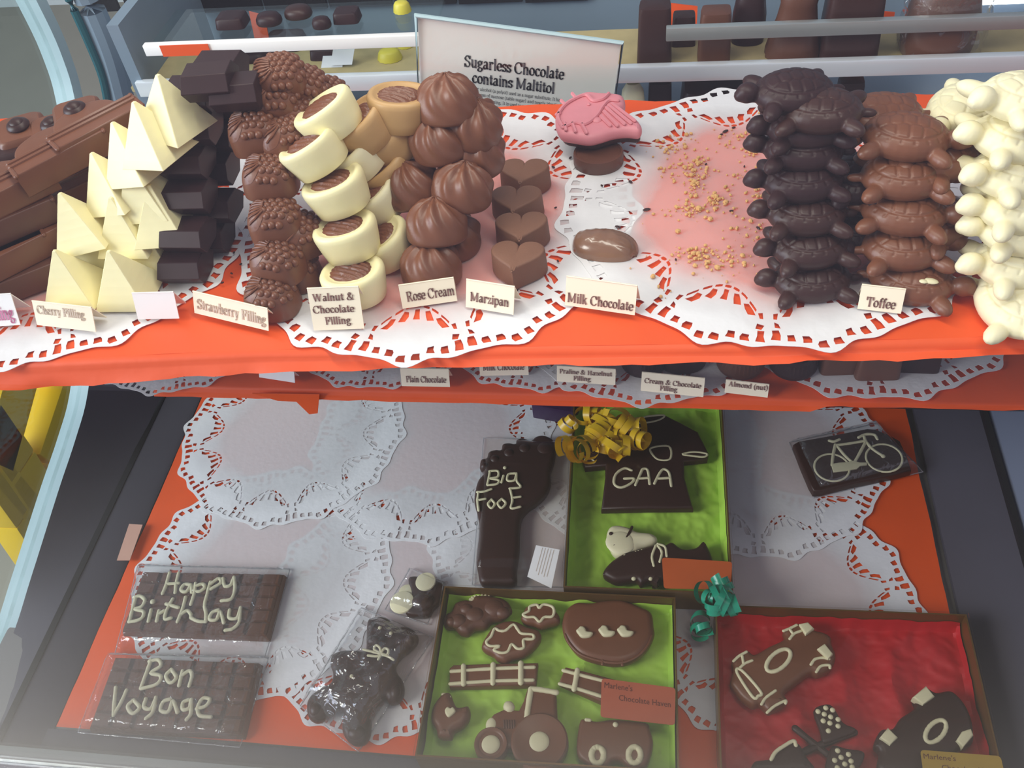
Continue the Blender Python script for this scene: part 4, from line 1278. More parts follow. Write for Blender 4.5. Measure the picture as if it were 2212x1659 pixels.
# two writing bars
def writing_bar(corners, label, strokes, seed, bag):
    z = ZF + 0.0006
    ZT = z + 0.0105
    f = zm('bars')
    c = [at(x, y, ZT) for x, y in f(corners)]
    o = sum(c) / 4; o[2] = z
    t = thing('chocolate_tablet', label, 'chocolate bar', o, group='iced writing bars in clear wrappers')
    q = [p - o for p in c]
    B = lambda u, v, zz, ins=0: tuple((q[0] * (1 - u) + q[1] * u) * (1 - v) + (q[3] * (1 - u) + q[2] * u) * v)[:2] + (zz,)
    mb = MB()
    mb.prism([B(-.012, 1.02, 0), B(1.012, 1.02, 0), B(1.012, -.02, 0), B(-.012, -.02, 0)], [B(0, 1, .0070), B(1, 1, .0070), B(1, 0, .0070), B(0, 0, .0070)])
    nx, ny = 7, 5
    for i in range(nx):
        for j in range(ny):
            u0, u1, v0, v1 = (i + .03) / nx, (i + .97) / nx, (j + .04) / ny, (j + .96) / ny
            e, g = .09 / nx, .09 / ny
            mb.prism([B(u0, v1, .0068), B(u1, v1, .0068), B(u1, v0, .0068), B(u0, v0, .0068)], [B(u0 + e, v1 - g, .0102), B(u1 - e, v1 - g, .0102), B(u1 - e, v0 + g, .0102), B(u0 + e, v0 + g, .0102)])
    put('tablet', mb.mesh('tablet', 20), M['cocoa'], t)
    put('lettering', icing(strokes, flat_on('bars', ZT + 0.001, o), 0.0112, 0.00165, 'lettering'), M['icing'], t)
    w = [at(x, y, z) - o for x, y in f(bag)]
    bagged('wrapper', sheet(w, 0, 0.0138, seed, 40, 0.0010, 0.10), t, 'film')
    return t


HB = [[(1080, 405), (1068, 445), (1055, 490), (1035, 535)], [(1138, 405), (1122, 470), (1115, 530)], [(1062, 475), (1138, 470)],
      [(1215, 480), (1175, 478), (1152, 512), (1185, 525), (1215, 488), (1222, 528)], [(1245, 470), (1238, 530), (1215, 605)], [(1242, 490), (1290, 475), (1303, 498), (1272, 522), (1238, 520)],
      [(1340, 462), (1322, 530), (1303, 610), (1312, 660), (1310, 712)], [(1338, 478), (1392, 440), (1405, 468), (1342, 508)], [(1420, 440), (1432, 488), (1468, 482), (1488, 435)], [(1490, 432), (1496, 505), (1472, 570), (1410, 582)],
      [(862, 570), (842, 640), (825, 712)], [(852, 560), (892, 552), (922, 578), (900, 620), (858, 635), (912, 650), (905, 690), (865, 710), (822, 715)], [(962, 640), (945, 712)], [(972, 588)],
      [(1012, 645), (998, 710)], [(1008, 668), (1045, 645)], [(1100, 570), (1062, 640), (1050, 698), (1090, 692)], [(1058, 602), (1135, 625)], [(1182, 560), (1160, 640), (1130, 715)], [(1148, 672), (1192, 645), (1216, 670), (1218, 690), (1262, 712), (1310, 715)],
      [(1392, 640), (1350, 658), (1335, 700), (1378, 702), (1402, 652), (1425, 722)], [(1462, 640), (1460, 690), (1508, 692), (1530, 635)], [(1532, 625), (1522, 718), (1482, 760), (1435, 770)]]
BV = [[(962, 960), (932, 1040), (895, 1140)], [(950, 968), (1008, 958), (1022, 998), (960, 1042), (1022, 1060), (1000, 1112), (900, 1142)], [(1090, 1020), (1056, 1060), (1085, 1105), (1122, 1070), (1092, 1020)], [(1162, 1028), (1140, 1122)], [(1152, 1062), (1206, 1028), (1222, 1060), (1205, 1125)],
      [(737, 1135), (728, 1220), (722, 1312)], [(722, 1312), (770, 1230), (805, 1152)], [(850, 1215), (812, 1255), (845, 1300), (888, 1262), (852, 1216)], [(928, 1208), (916, 1258), (958, 1270), (990, 1210)], [(992, 1198), (972, 1290), (928, 1332)],
      [(1085, 1208), (1040, 1225), (1022, 1278), (1072, 1288), (1100, 1220), (1130, 1292)], [(1202, 1212), (1165, 1232), (1165, 1275), (1205, 1265), (1216, 1218)], [(1218, 1212), (1214, 1300), (1188, 1338)], [(1252, 1270), (1310, 1252), (1336, 1210), (1292, 1204), (1260, 1258), (1272, 1312), (1342, 1322)]]
writing_bar([(905, 390), (1800, 405), (1690, 800), (770, 765)], 'wrapped chocolate tablet with white icing lettering Happy Birthday', HB, 1.0, [(880, 362), (1850, 385), (1690, 940), (735, 925)])
writing_bar([(725, 935), (1640, 970), (1530, 1425), (560, 1385)], 'wrapped chocolate tablet with white icing lettering Bon Voyage', BV, 2.0, [(690, 925), (1715, 950), (1530, 1520), (500, 1425)])

# teddy bear
z = ZF + 0.0006
o = at(760, 1480, z)
t = thing('chocolate_teddy', 'dark chocolate teddy bear with white iced bow in a crinkled clear bag', 'chocolate figure', o)
relief('bear', [(575, 720), (612, 692), (672, 690), (722, 712), (765, 748), (830, 755), (888, 790), (895, 842), (850, 892), (800, 930), (757, 985), (762, 1042), (800, 1100), (806, 1172), (770, 1232), (712, 1240), (690, 1212), (650, 1262), (602, 1332), (588, 1440), (548, 1498), (470, 1500), (412, 1420), (420, 1300), (380, 1288), (302, 1340), (240, 1360), (195, 1330), (185, 1252), (212, 1195), (272, 1150), (340, 1110), (352, 1050), (335, 990), (352, 932), (420, 905), (500, 905), (560, 902), (566, 820)], z + 0.01, t, 0.014, 0.006, M['dark'])
g = flat_on('bear', z + 0.015, o)
mb = MB()
for x, y, rx, ry, h in [(700, 830, 120, 110, .012), (500, 1080, 130, 150, .012), (840, 830, 42, 42, .013), (600, 740, 40, 40, .013), (620, 850, 55, 45, .018), (500, 1420, 70, 60, .013), (240, 1270, 50, 60, .013), (750, 1160, 40, 60, .013)]:
    cx, cy = g([(x, y)])[0]
    mb.ball((cx, cy, h - 0.003), (rx * .000115, ry * .000115, 0.006), 20, 10)
put('belly_and_face', mb.mesh('belly'), M['dark'], t)
put('icing', icing([[(660, 773)], [(730, 808)], [(480, 1082)], [(665, 935), (625, 912), (635, 885), (660, 900), (668, 935)], [(668, 935), (690, 905), (715, 915), (705, 945), (668, 938)], [(665, 940), (610, 925), (555, 912)], [(668, 945), (640, 955), (585, 950)], [(675, 945), (710, 955), (748, 978)], [(668, 945), (650, 975)]], g, 0.0185, 0.0011), M['icing'], t)
f = zm('bear')
bag = [at(x, y, z) - o for x, y in f([(540, 640), (1000, 830), (520, 1560), (150, 1270)])]
bagged('bag', sheet(bag, 0, 0.0225, 5.0, 44, 0.0030, 0.22), t, 'film')

# little bag with white buttons
o = at(905, 1288, z)
t = thing('chocolate_pieces_bag', 'small clear bag with dark chocolate pieces and pale buttons', 'bag of chocolates', o)
relief('bear', [(850, 440), (1055, 480), (1045, 590), (1000, 640), (960, 690), (830, 680), (830, 610), (860, 560)], z + 0.005, t, 0.009, 0.003, M['dark'], 'dark_piece')
g = flat_on('bear', z + 0.010, o)
mb = MB(); cx, cy = g([(930, 590)])[0]; mb.ball((cx, cy, 0.0095), (0.0095, 0.008, 0.004), 20, 8)
put('dark_piece', mb.mesh('dark_piece'), M['dark'], t)
for x, y, r, zz in [(950, 470, 55, .0112), (825, 520, 48, .0060), (795, 592, 66, .0085)]:
    cx, cy = g([(x, y)])[0]
    put('white_button', MB().loops([[(cx + a * r * .00016, cy + b * r * .00016, zz + d) for a, b in superell(s, s, 2, 24)] for s, d in [(.9, -.0012), (1, 0), (.95, .0012), (.7, .0018), (.1, .002)]]).mesh('white_button'), M['cream'], t)
bag = [at(x, y, z) - o for x, y in f([(850, 385), (1075, 475), (960, 745), (690, 650)])]
bagged('bag', sheet(bag, 0, 0.0155, 8.0, 24, 0.0016, 0.25), t, 'film')

# foot
o = at(1110, 1110, z)
t = thing('foot_shaped_chocolate', 'dark chocolate foot with white icing lettering Big Foot in a clear bag', 'chocolate figure', o)
FT = [(95, 690), (118, 620), (162, 562), (130, 530), (135, 472), (178, 455), (195, 412), (248, 395), (285, 395), (298, 355), (345, 345), (392, 350), (402, 320), (450, 308), (510, 325), (542, 300), (592, 288), (642, 300), (682, 332), (692, 400), (680, 480), (655, 560), (655, 640), (622, 720), (552, 790), (482, 840), (440, 900), (425, 1000), (420, 1150), (402, 1290), (390, 1392), (250, 1400), (140, 1392), (112, 1300), (100, 1200), (122, 1000), (110, 880), (86, 780)]
relief('foot', FT, z + 0.008, t, 0.013, 0.005, M['dark'])
g = flat_on('foot', z + 0.012, o)
mb = MB()
for x, y, r in [(610, 375, 75), (462, 375, 58), (345, 410, 52), (238, 455, 46), (160, 505, 36)]:
    cx, cy = g([(x, y)])[0]; mb.ball((cx, cy, 0.0085), (r * .00013, r * .00013, 0.0065), 18, 9)
put('toes', mb.mesh('toe_bumps'), M['dark'], t)
put('lettering', icing([[(205, 555), (195, 610), (185, 655)], [(200, 556), (262, 555), (262, 598), (202, 610), (268, 622), (255, 652), (186, 660)], [(305, 590), (290, 640)], [(315, 530)], [(392, 572), (342, 580), (335, 625), (385, 625), (400, 588)], [(402, 572), (405, 630), (432, 675), (350, 685)],
     [(117, 715), (112, 780), (120, 850)], [(110, 712), (160, 708), (215, 690)], [(118, 772), (170, 762)], [(215, 768), (190, 800), (215, 832), (240, 800), (216, 768)], [(292, 762), (262, 795), (290, 830), (322, 795), (293, 762)], [(355, 688), (372, 770), (362, 832), (430, 822)], [(368, 756), (432, 746)]], g, 0.0142, 0.0012, 'lettering'), M['icing'], t)
f = zm('foot')
bag = [at(x, y, z) - o for x, y in f([(155, 300), (800, 330), (750, 1415), (70, 1400)])]
bagged('bag', sheet(bag, 0, 0.0175, 11.0, 36, 0.0008, 0.14), t, 'lid')
zs = 0.0195
st = [at(x, y, z + zs) - o for x, y in f([(545, 1095), (722, 1128), (660, 1415), (480, 1328)])]
st = [np.array([p[0], p[1], 0]) for p in st]
pts = [tuple(p[:2]) for p in st]
put('white_sticker', plate('sticker', [pts], 0.0005), M['whitecard'], t, (0, 0, zs - 0.0012))
q = MB(); O = st[0] + np.array([0, 0, zs - 0.0005]); U = st[1] - st[0]; V = st[3] - st[0]
q2, ww = text_quads('some print here', 10, 5)
for i, (a, b) in enumerate([(.40, .9), (.34, .92), (.3, .85), (.3, .9), (.36, .8)]):   # tiny unreadable lines, sideways
    y0 = .22 + .12 * i
    q.add([O + U * (1 - y0) + V * .12 * a, O + U * (1 - y0 - .02) + V * .12 * a, O + U * (1 - y0 - .02) + V * b, O + U * (1 - y0) + V * b], [(0, 1, 2, 3)])
put('print', q.mesh('print', 180), M['faded'], t)

# bicycle plaque
o = at(1835, 1000, z)
t = thing('chocolate_plaque', 'dark chocolate plaque with a white iced bicycle in a clear bag', 'chocolate figure', o)
relief('bike', [(520, 345), (560, 322), (800, 280), (1060, 230), (1120, 235), (1220, 275), (1300, 320), (1350, 430), (1385, 535), (1240, 572), (960, 630), (720, 690), (670, 690), (640, 640), (580, 500)], z + 0.008, t, 0.010, 0.002, M['dark'], 'plaque', False)
g = flat_on('bike', z + 0.0105, o)
ell = lambda cx, cy, rx, ry, a=0, n=14: [(cx + rx * math.cos(2 * math.pi * i / n + 0.2) * math.cos(a) - ry * math.sin(2 * math.pi * i / n + 0.2) * math.sin(a), cy + rx * math.cos(2 * math.pi * i / n + 0.2) * math.sin(a) + ry * math.sin(2 * math.pi * i / n + 0.2) * math.cos(a)) for i in range(n)]
put('wheel', icing([ell(805, 508, 130, 98, .2)], g, 0.0102, 0.0010, 'wheel', (0,)), M['icing'], t)
put('wheel', icing([ell(1188, 438, 135, 100, .2)], g, 0.0102, 0.0010, 'wheel', (0,)), M['icing'], t)
put('bicycle_frame', icing([[(838, 345), (945, 330), (1050, 312)], [(1055, 315), (1010, 400), (965, 480)], [(965, 480), (900, 420), (838, 345)], [(830, 340), (815, 410), (805, 490)], [(805, 490), (880, 480), (965, 480)], [(1052, 315), (1100, 370), (1180, 425)], [(1180, 425)], [(1050, 312), (1040, 280)], [(785, 312), (820, 318), (860, 302)], [(1000, 288), (1050, 265), (1115, 268), (1138, 300)]], g, 0.0104, 0.0014, 'frame'), M['icing'], t)
put('chain_guard', plate('chain', [g([(800, 492), (960, 462), (1010, 475), (1060, 475), (1060, 492), (1010, 500), (985, 522), (900, 535), (815, 545)])], 0.002, 0.0006), M['icing'], t, (0, 0, 0.0096))
f = zm('bike')
bag = [at(x, y, z) - o for x, y in f([(490, 330), (1130, 190), (1470, 545), (670, 735)])]
bagged('bag', sheet(bag, 0, 0.0138, 14.0, 30, 0.0008, 0.13), t, 'film')

# gift boxes
def gift_box(name, label, corners, H, tis, seed, sticker=None, smat=None, lines=(), tinted=None):
    """corners: photo pixels of the rim TL, TR, BR, BL"""
    z = ZF + 0.0006
    c = [at(x, y, z + H) for x, y in corners]
    o = sum(c) / 4; o[2] = z
    t = thing(name, label, 'gift box', o)
    q = [np.array([p[0] - o[0], p[1] - o[1]]) for p in c]
    P = lambda u, v, zz: tuple((q[0] * (1 - u) + q[1] * u) * (1 - v) + (q[3] * (1 - u) + q[2] * u) * v) + (zz,)
    L = np.linalg.norm(q[1] - q[0]); D = np.linalg.norm(q[3] - q[0]); a, b = 0.0012 / L, 0.0012 / D
    mb = MB()
    rim = lambda e, zz: [P(-e * a, 1 + e * b, zz), P(1 + e * a, 1 + e * b, zz), P(1 + e * a, -e * b, zz), P(-e * a, -e * b, zz)]
    mb.loops([rim(0, 0), rim(0, H), rim(-1, H), rim(-1, 0.001)], True, True)
    put('tray', mb.mesh('tray', 20), M['goldtray'], t)
    G = []; n = 96
    for i in range(n + 1):
        v = .012 + .976 * i / n; row = []
        for j in range(n + 1):
            u = .012 + .976 * j / n
            x, y, _ = P(u, v, 0)
            d = min(u * L, (1 - u) * L, v * D, (1 - v) * D)
            up = max(0, 1 - d / (0.006 + 0.002 * fbm(x, y, seed, 30))) ** 1.5
            h = min(0.0040 + 0.0034 * (1 - 2.4 * abs(noise.noise(Vector((x * 26, y * 26, seed))))) + 0.0012 * crease(x, y, seed + 5, 60), 0.0088) + up * (H - 0.008) * (0.8 + 0.2 * fbm(x, y, seed + 2, 40))
            row.append((x, y, min(max(h, 0.0014), H - 0.0012)))
        G.append(row)
    put('tissue_lining', MB().grid(G).mesh('lining', 30), M[tis], t)
    put('clear_lid', MB().loops([rim(1.3, H - 0.002), rim(1.3, H + 0.0006), rim(0.4, H + 0.0012)], False, True).mesh('lid', 20), M['lid'], t)
    if sticker:
        s = [at(x, y, z + H + 0.0016) - o for x, y in sticker]
        s = [np.array([p[0], p[1], 0]) for p in s]
        out = []
        for i in range(4):                               # rounded corners
            p, a_, b_ = s[i], s[i - 1], s[(i + 1) % 4]
            k1 = p + (a_ - p) / np.linalg.norm(a_ - p) * 0.0028; k2 = p + (b_ - p) / np.linalg.norm(b_ - p) * 0.0028
            for w_ in np.linspace(0, 1, 5): out.append(tuple(((1 - w_) ** 2 * k1 + 2 * w_ * (1 - w_) * p + w_ ** 2 * k2)[:2]))
        st = put('sticker', plate('sticker', [out], 0.0004), M[smat], t, (0, 0, H + 0.0013))
        if lines:
            mb = MB()
            for txt, u0, u1, vb, cap in lines:
                sans(mb, txt, s[0] + np.array([0, 0, 0.0006]), s[1] - s[0], s[3] - s[0], u0, u1, vb, cap)
            put('lettering', mb.mesh('lettering', 180), M['stickerink'], st)
    return t, z


_font_cache = {}
def sans(mb, txt, O, U, V, u0, u1, vb, cap):
    cu = bpy.data.curves.new('t', 'FONT'); cu.body = txt; cu.resolution_u = 2
    o_ = bpy.data.objects.new('t', cu)
    me = bpy.data.meshes.new_from_object(o_)
    bpy.data.objects.remove(o_); bpy.data.curves.remove(cu)
    xs = [v.co.x for v in me.vertices]; x0, x1 = min(xs), max(xs)
    vs = [O + U * (u0 + (u1 - u0) * (v.co.x - x0) / (x1 - x0)) + V * (vb - cap * v.co.y / 0.7) for v in me.vertices]
    mb.add(vs, [tuple(p.vertices) for p in me.polygons])
    bpy.data.meshes.remove(me)


FA = zm('farm'); FO = zm('foot'); RA = zm('race')
boxF, zb_ = gift_box('gift_box', 'clear lidded gift box lined with green tissue holding farm chocolates', [(960, 1266), (1459, 1290), (1468, 1668), (896, 1633)], 0.028, 'green', 2.0,
                     FA([(1340, 755), (1875, 825), (1870, 1095), (1330, 1035)]), 'brownsticker', [("Marlene's", 0.04, 0.42, 0.24, 0.15), ('Chocolate Haven', 0.24, 0.93, 0.52, 0.15)])
boxG, _ = gift_box('gift_box', 'tall clear lidded gift box lined with green tissue holding a jersey and a boot', [(1240, 845), (1559, 848), (1584, 1283), (1217, 1268)], 0.028, 'green', 5.0,
                   FO([(1485, 1190), (2010, 1222), (2000, 1430), (1500, 1420)]), 'sticker')
boxR, _ = gift_box('gift_box', 'clear lidded gift box lined with red tissue holding racing chocolates', [(1545, 1306), (2088, 1327), (2172, 1690), (1556, 1672)], 0.028, 'red', 9.0,
                   RA([(1515, 1180), (2055, 1222), (2100, 1420), (1545, 1390)]), 'goldsticker', [("Marlene's", 0.03, 0.43, 0.28, 0.17), ('Chocolate Haven', 0.24, 0.94, 0.60, 0.17)])
ZI = ZF + 0.0102     # level on which the things in the boxes lie


def boxed(name, kind, label, cat, outline, thick, bevel, matl, group, smooth=True, centre=None):
    f = zm(kind)(outline)
    c = np.mean(f, axis=0)
    o = at(c[0], c[1], ZI)
    t = thing(name, label, cat, o, group=group)
    relief(kind, outline, ZI + thick * 0.7, t, thick, bevel, matl, 'body', smooth)
    return t, flat_on(kind, ZI + thick, o), thick


gF = 'chocolates in the farm gift box'
CH = M['milk']
t, g, h = boxed('cloud_chocolate', 'farm', 'lumpy chocolate cloud with a ribbed white edge, rear corner of the farm box', 'chocolate figure', [(190, 335), (215, 290), (252, 270), (280, 212), (350, 188), (400, 192), (425, 160), (500, 155), (562, 165), (622, 178), (670, 212), (690, 262), (662, 292), (615, 328), (545, 340), (500, 388), (420, 400), (372, 440), (312, 430), (272, 392), (212, 388)], 0.013, 0.0058, M['cocoa'], gF)
mb = MB()
for i in range(9):
    a = math.pi * (0.12 + 0.78 * i / 8)
    x, y = 465 - 88 * math.cos(a), 185 - 52 * math.sin(a)
    mb.tube([(p[0], p[1], 0.0085) for p in g([(x, y), (465 - 62 * math.cos(a), 190 - 34 * math.sin(a))])], 0.0013, 6)
put('white_edge', mb.mesh('white_edge'), M['icing'], t)
mb = MB()
for x, y, r in [(300, 330, 60), (420, 290, 70), (560, 240, 75), (620, 270, 50), (250, 340, 40), (360, 250, 50)]:
    cx, cy = g([(x, y)])[0]; mb.ball((cx, cy, 0.0105), (r * .00013, r * .00011, 0.0045), 16, 8)
put('puffs', mb.mesh('puff_bumps'), M['cocoa'], t)
t, g, h = boxed('cloud_chocolate', 'farm', 'small chocolate cloud outlined in white icing, by the pond', 'chocolate figure', [(755, 325), (770, 288), (792, 242), (850, 222), (920, 215), (980, 225), (1002, 262), (1032, 302), (1030, 350), (962, 372), (900, 390), (850, 372), (790, 362)], 0.011, 0.0045, CH, gF)
put('icing', icing([[(770, 292), (812, 268), (820, 235), (870, 222), (888, 245), (920, 220), (980, 235), (996, 270), (980, 308), (925, 312), (890, 345), (852, 312), (800, 312)]], g, h, 0.0012, closed=(0,)), M['icing'], t)
t, g, h = boxed('cloud_chocolate', 'farm', 'middle sized chocolate cloud outlined in white icing, above the long fence', 'chocolate figure', [(470, 520), (512, 440), (560, 382), (640, 345), (722, 345), (790, 382), (880, 410), (902, 462), (860, 530), (782, 590), (700, 612), (640, 640), (582, 620), (552, 590), (492, 560)], 0.012, 0.005, CH, gF)
put('icing', icing([[(505, 490), (540, 450), (565, 395), (600, 410), (645, 408), (700, 365), (732, 400), (760, 430), (840, 438), (842, 470), (775, 475), (775, 532), (730, 540), (688, 508), (660, 560), (610, 570), (560, 548), (600, 522), (530, 520)]], g, h, 0.0012, closed=(0,)), M['icing'], t)
t, g, h = boxed('pond_chocolate', 'farm', 'round chocolate pond with three white ducks', 'chocolate figure', [(1055, 345), (1082, 262), (1160, 208), (1262, 212), (1340, 198), (1420, 190), (1500, 195), (1622, 240), (1700, 285), (1716, 380), (1720, 442), (1680, 530), (1602, 610), (1480, 655), (1330, 642), (1180, 590), (1092, 492), (1060, 420)], 0.013, 0.0055, CH, gF)
dk = [(-60, -10), (-45, -25), (-30, -40), (-5, -38), (10, -20), (18, -5), (60, 2), (55, 25), (30, 40), (-20, 40), (-45, 15)]
for x, y in [(1215, 425), (1375, 418), (1510, 418)]:
    put('white_duck', plate('duck', [cr(g([(x + a, y + b) for a, b in dk]), True, 3)], 0.004, 0.0018), M['icing'], t, (0, 0, h - 0.0012))
put('pond_rim', icing([[(1075, 430), (1110, 500), (1190, 575), (1335, 622), (1475, 635), (1590, 592), (1665, 520), (1700, 440)], [(1345, 645), (1350, 560), (1365, 520)], [(1490, 650), (1495, 560), (1490, 530)]], g, h - 0.002, 0.0012, 'pond_rim'), CH, t)


def fence(label, outline, rails, posts):
    t, g, h = boxed('fence_chocolate', 'farm', label, 'chocolate figure', outline, 0.009, 0.002, CH, gF, False)
    for r in rails: put('white_rail', icing([r], g, h, 0.0015, 'rail'), M['icing'], t)
    for r in posts: put('white_post', icing([r], g, h + 0.0007, 0.0021, 'post'), M['icing'], t)


fence('long chocolate fence with white icing rails and three posts', [(240, 690), (270, 665), (560, 655), (880, 650), (865, 810), (555, 818), (240, 825)], [[(250, 705), (550, 685), (850, 675)], [(242, 795), (550, 775), (842, 768)]], [[(340, 668), (340, 800)], [(555, 658), (552, 795)], [(755, 648), (755, 790)]])
fence('shorter chocolate fence with white rails, partly under the copper sticker', [(1030, 795), (1078, 680), (1230, 715), (1450, 775), (1420, 960), (1330, 930), (1150, 850)], [[(1062, 698), (1200, 735), (1420, 790)], [(1035, 795), (1180, 835), (1400, 905)]], [[(1165, 698), (1140, 838)]])
t, g, h = boxed('hen_chocolate', 'farm', 'chocolate hen with a white icing heart on its wing', 'chocolate figure', [(185, 872), (240, 862), (266, 920), (290, 962), (330, 965), (376, 960), (386, 1030), (342, 1100), (272, 1142), (250, 1190), (160, 1182), (140, 1122), (106, 1060), (120, 960)], 0.013, 0.0055, CH, gF)
put('icing', icing([[(185, 860), (210, 862), (235, 880)]], g, h - 0.003, 0.0013), M['icing'], t)
put('white_wing', plate('wing', [cr(g([(205, 990), (225, 965), (245, 975), (265, 968), (283, 995), (265, 1020), (235, 1040), (215, 1025)]), True, 3)], 0.003, 0.0013), M['icing'], t, (0, 0, h - 0.001))
t, g, h = boxed('tractor_chocolate', 'farm', 'chocolate tractor with white wheel hubs and cab outline', 'chocolate figure', [(450, 1265), (475, 1190), (502, 1170), (505, 1092), (560, 1022), (640, 985), (742, 995), (775, 930), (805, 835), (1010, 850), (1020, 1060), (1052, 1180), (1040, 1290), (980, 1358), (890, 1380), (802, 1330), (760, 1270), (620, 1270), (600, 1330), (530, 1350), (470, 1320)], 0.012, 0.003, CH, gF, False)
for nm, x, y, r in [('front_wheel', 540, 1235, 88), ('rear_wheel', 890, 1215, 148)]:
    c = g([(x, y)])[0]; k = r * 0.000142
    wl = put(nm, MB().loops([[(c[0] + a * k, c[1] + b * k, zz) for a, b in superell(s, s, 2, 40)] for s, zz in [(1, 0.006), (1, h + .0015), (.94, h + .0028), (.8, h + .0026), (.72, h + .0018), (.05, h + .002)]]).mesh(nm, 40), CH, t)
    rr_ = (48 if nm[0] == 'f' else 52) * 0.000142
    put('white_hub', MB().ball((c[0], c[1] - .0006, h + .0022), (rr_, rr_, 0.0016), 20, 8).mesh('hub'), M['icing'], wl)
put('cab_outline', icing([[(798, 1035), (808, 960), (828, 832)], [(828, 832), (900, 838), (1012, 858)]], g, h, 0.0022, 'cab'), M['icing'], t)
put('headlamp', icing([[(665, 955), (672, 965)]], g, h - .001, 0.0042, 'lamp'), M['icing'], t)
put('headlamp', MB().ball(g([(540, 1088)])[0] + (h - .001,), (0.0042, 0.0055, 0.002), 16, 8).mesh('lamp'), M['icing'], t)
put('radiator_slots', icing([[(x, 1062), (x + 2, 1115)] for x in (632, 650, 668, 686, 704)], g, h + .0002, 0.0008, 'slots'), M['cocoa'], t)
t, g, h = boxed('trailer_chocolate', 'farm', 'chocolate trailer with two white icing wheel rings', 'chocolate figure', [(1180, 1085), (1220, 1055), (1300, 1072), (1400, 1062), (1480, 1062), (1660, 1082), (1690, 1132), (1712, 1230), (1690, 1332), (1660, 1398), (1590, 1420), (1530, 1405), (1480, 1360), (1420, 1362), (1380, 1400), (1300, 1412), (1220, 1370), (1160, 1290)], 0.012, 0.0035, CH, gF, True)
for x, y in [(1310, 1312), (1578, 1310)]:
    put('white_wheel_ring', icing([ell(x, y, 44, 58, 0)], g, h, 0.0022, 'ring', (0,)), M['icing'], t)
put('icing_dots', icing([[(1228, 1055), (1255, 1058)], [(1440, 1090)]], g, h, 0.0014), M['icing'], t)

gJ = 'chocolates in the tall gift box'
t, g, h = boxed('jersey_chocolate', 'foot', 'dark chocolate jersey with white icing lettering GAA', 'chocolate figure', [(1300, 152), (1500, 130), (1640, 200), (1755, 262), (1835, 420), (1825, 462), (1650, 482), (1655, 600), (1720, 830), (1380, 832), (1032, 840), (1062, 600), (1062, 512), (910, 530), (892, 482), (905, 430), (970, 262), (1100, 190)], 0.010, 0.003, M['dark'], gJ, False)
put('lettering', icing([[(1260, 540), (1205, 525), (1142, 570), (1130, 640), (1180, 668), (1250, 640), (1278, 602), (1205, 602)], [(1288, 650), (1328, 560), (1345, 530), (1380, 540), (1395, 642)], [(1312, 602), (1388, 596)], [(1430, 638), (1470, 560), (1500, 532), (1540, 560), (1556, 658)], [(1452, 602), (1548, 596)]], g, h + .0002, 0.0013, 'lettering'), M['icing'], t)
put('trim_icing', icing([[(1300, 182), (1360, 140), (1500, 128), (1470, 160), (1380, 182)], [(1405, 372), (1538, 360), (1548, 452), (1465, 460), (1415, 420)], [(1640, 418), (1722, 402), (1820, 415), (1800, 438), (1700, 430)], [(910, 462), (940, 442), (985, 478), (935, 482)]], g, h, 0.0010, 'trim', (0, 1, 2, 3)), M['icing'], t)
t, g, h = boxed('whistle_chocolate', 'foot', 'white chocolate whistle with a dark icing stripe, above the boot', 'chocolate figure', [(1072, 1042), (1092, 972), (1150, 952), (1242, 970), (1302, 1000), (1400, 1012), (1450, 1045), (1432, 1085), (1332, 1120), (1282, 1150), (1182, 1182), (1112, 1150)], 0.014, 0.006, M['cream'], gJ)
put('dark_icing', icing([[(1128, 1100), (1205, 1055), (1240, 1010), (1262, 962)], [(1105, 1012)]], g, h, 0.0012), M['dark'], t)
cx, cy = g([(1175, 1070)])[0]
put('whistle_side', MB().ball((cx, cy, h - .001), (0.0125, 0.0115, 0.0022), 24, 8).mesh('side'), M['cream'], t)
t, g, h = boxed('boot_chocolate', 'foot', 'dark chocolate football boot with white laces and studs', 'chocolate figure', [(1045, 1312), (1100, 1232), (1200, 1165), (1310, 1132), (1420, 1102), (1500, 1105), (1560, 1080), (1640, 1130), (1740, 1120), (1800, 1075), (1860, 1190), (1872, 1290), (1800, 1350), (1650, 1370), (1480, 1370), (1450, 1400), (1400, 1370), (1330, 1396), (1290, 1366), (1170, 1380), (1100, 1360)], 0.013, 0.005, M['dark'], gJ)
put('white_lace', icing([[(1440, 1100), (1412, 1180), (1425, 1252)], [(1450, 1095), (1485, 1150), (1470, 1222)], [(1455, 1088), (1508, 1110), (1522, 1180)]], g, h, 0.0011, 'lace'), M['icing'], t)
put('white_stud_dots', icing([[(1135, 1320)], [(1275, 1338)], [(1402, 1338)]], g, h - .002, 0.0014), M['icing'], t)
put('stitching', icing([[(1205, 1168), (1225, 1172)], [(1290, 1142), (1310, 1165)], [(1310, 1136), (1328, 1152)], [(1335, 1130), (1350, 1145)]], g, h - .001, 0.0008), M['icing'], t)
put('sole', icing([[(1055, 1300), (1120, 1310), (1300, 1318), (1470, 1315)]], g, h - .003, 0.0013, 'sole'), M['dark'], t)

gX = 'chocolates in the racing gift box'
def race_car(label, outline, ring, wheels, blocks, extra):
    t, g, h = boxed('race_car_chocolate', 'race', label, 'chocolate figure', outline, 0.013, 0.0045, CH if 'screen' in label else M['dark'], gX)
    put('cockpit_ring', icing([ring], g, h, 0.0016, 'ring', (0,)), M['icing'], t)
    for b in blocks:
        put('white_block', plate('block', [g(b)], 0.009, 0.0014), M['icing'], t, (0, 0, h - 0.006))
    for wv in wheels:
        put('wheel_icing', icing(wv, g, h, 0.0011, 'wheel'), M['icing'], t)
    if extra: put('windscreen_outline', icing(extra, g, h, 0.0012, 'screen', (0,)), M['icing'], t)
    return t, g, h


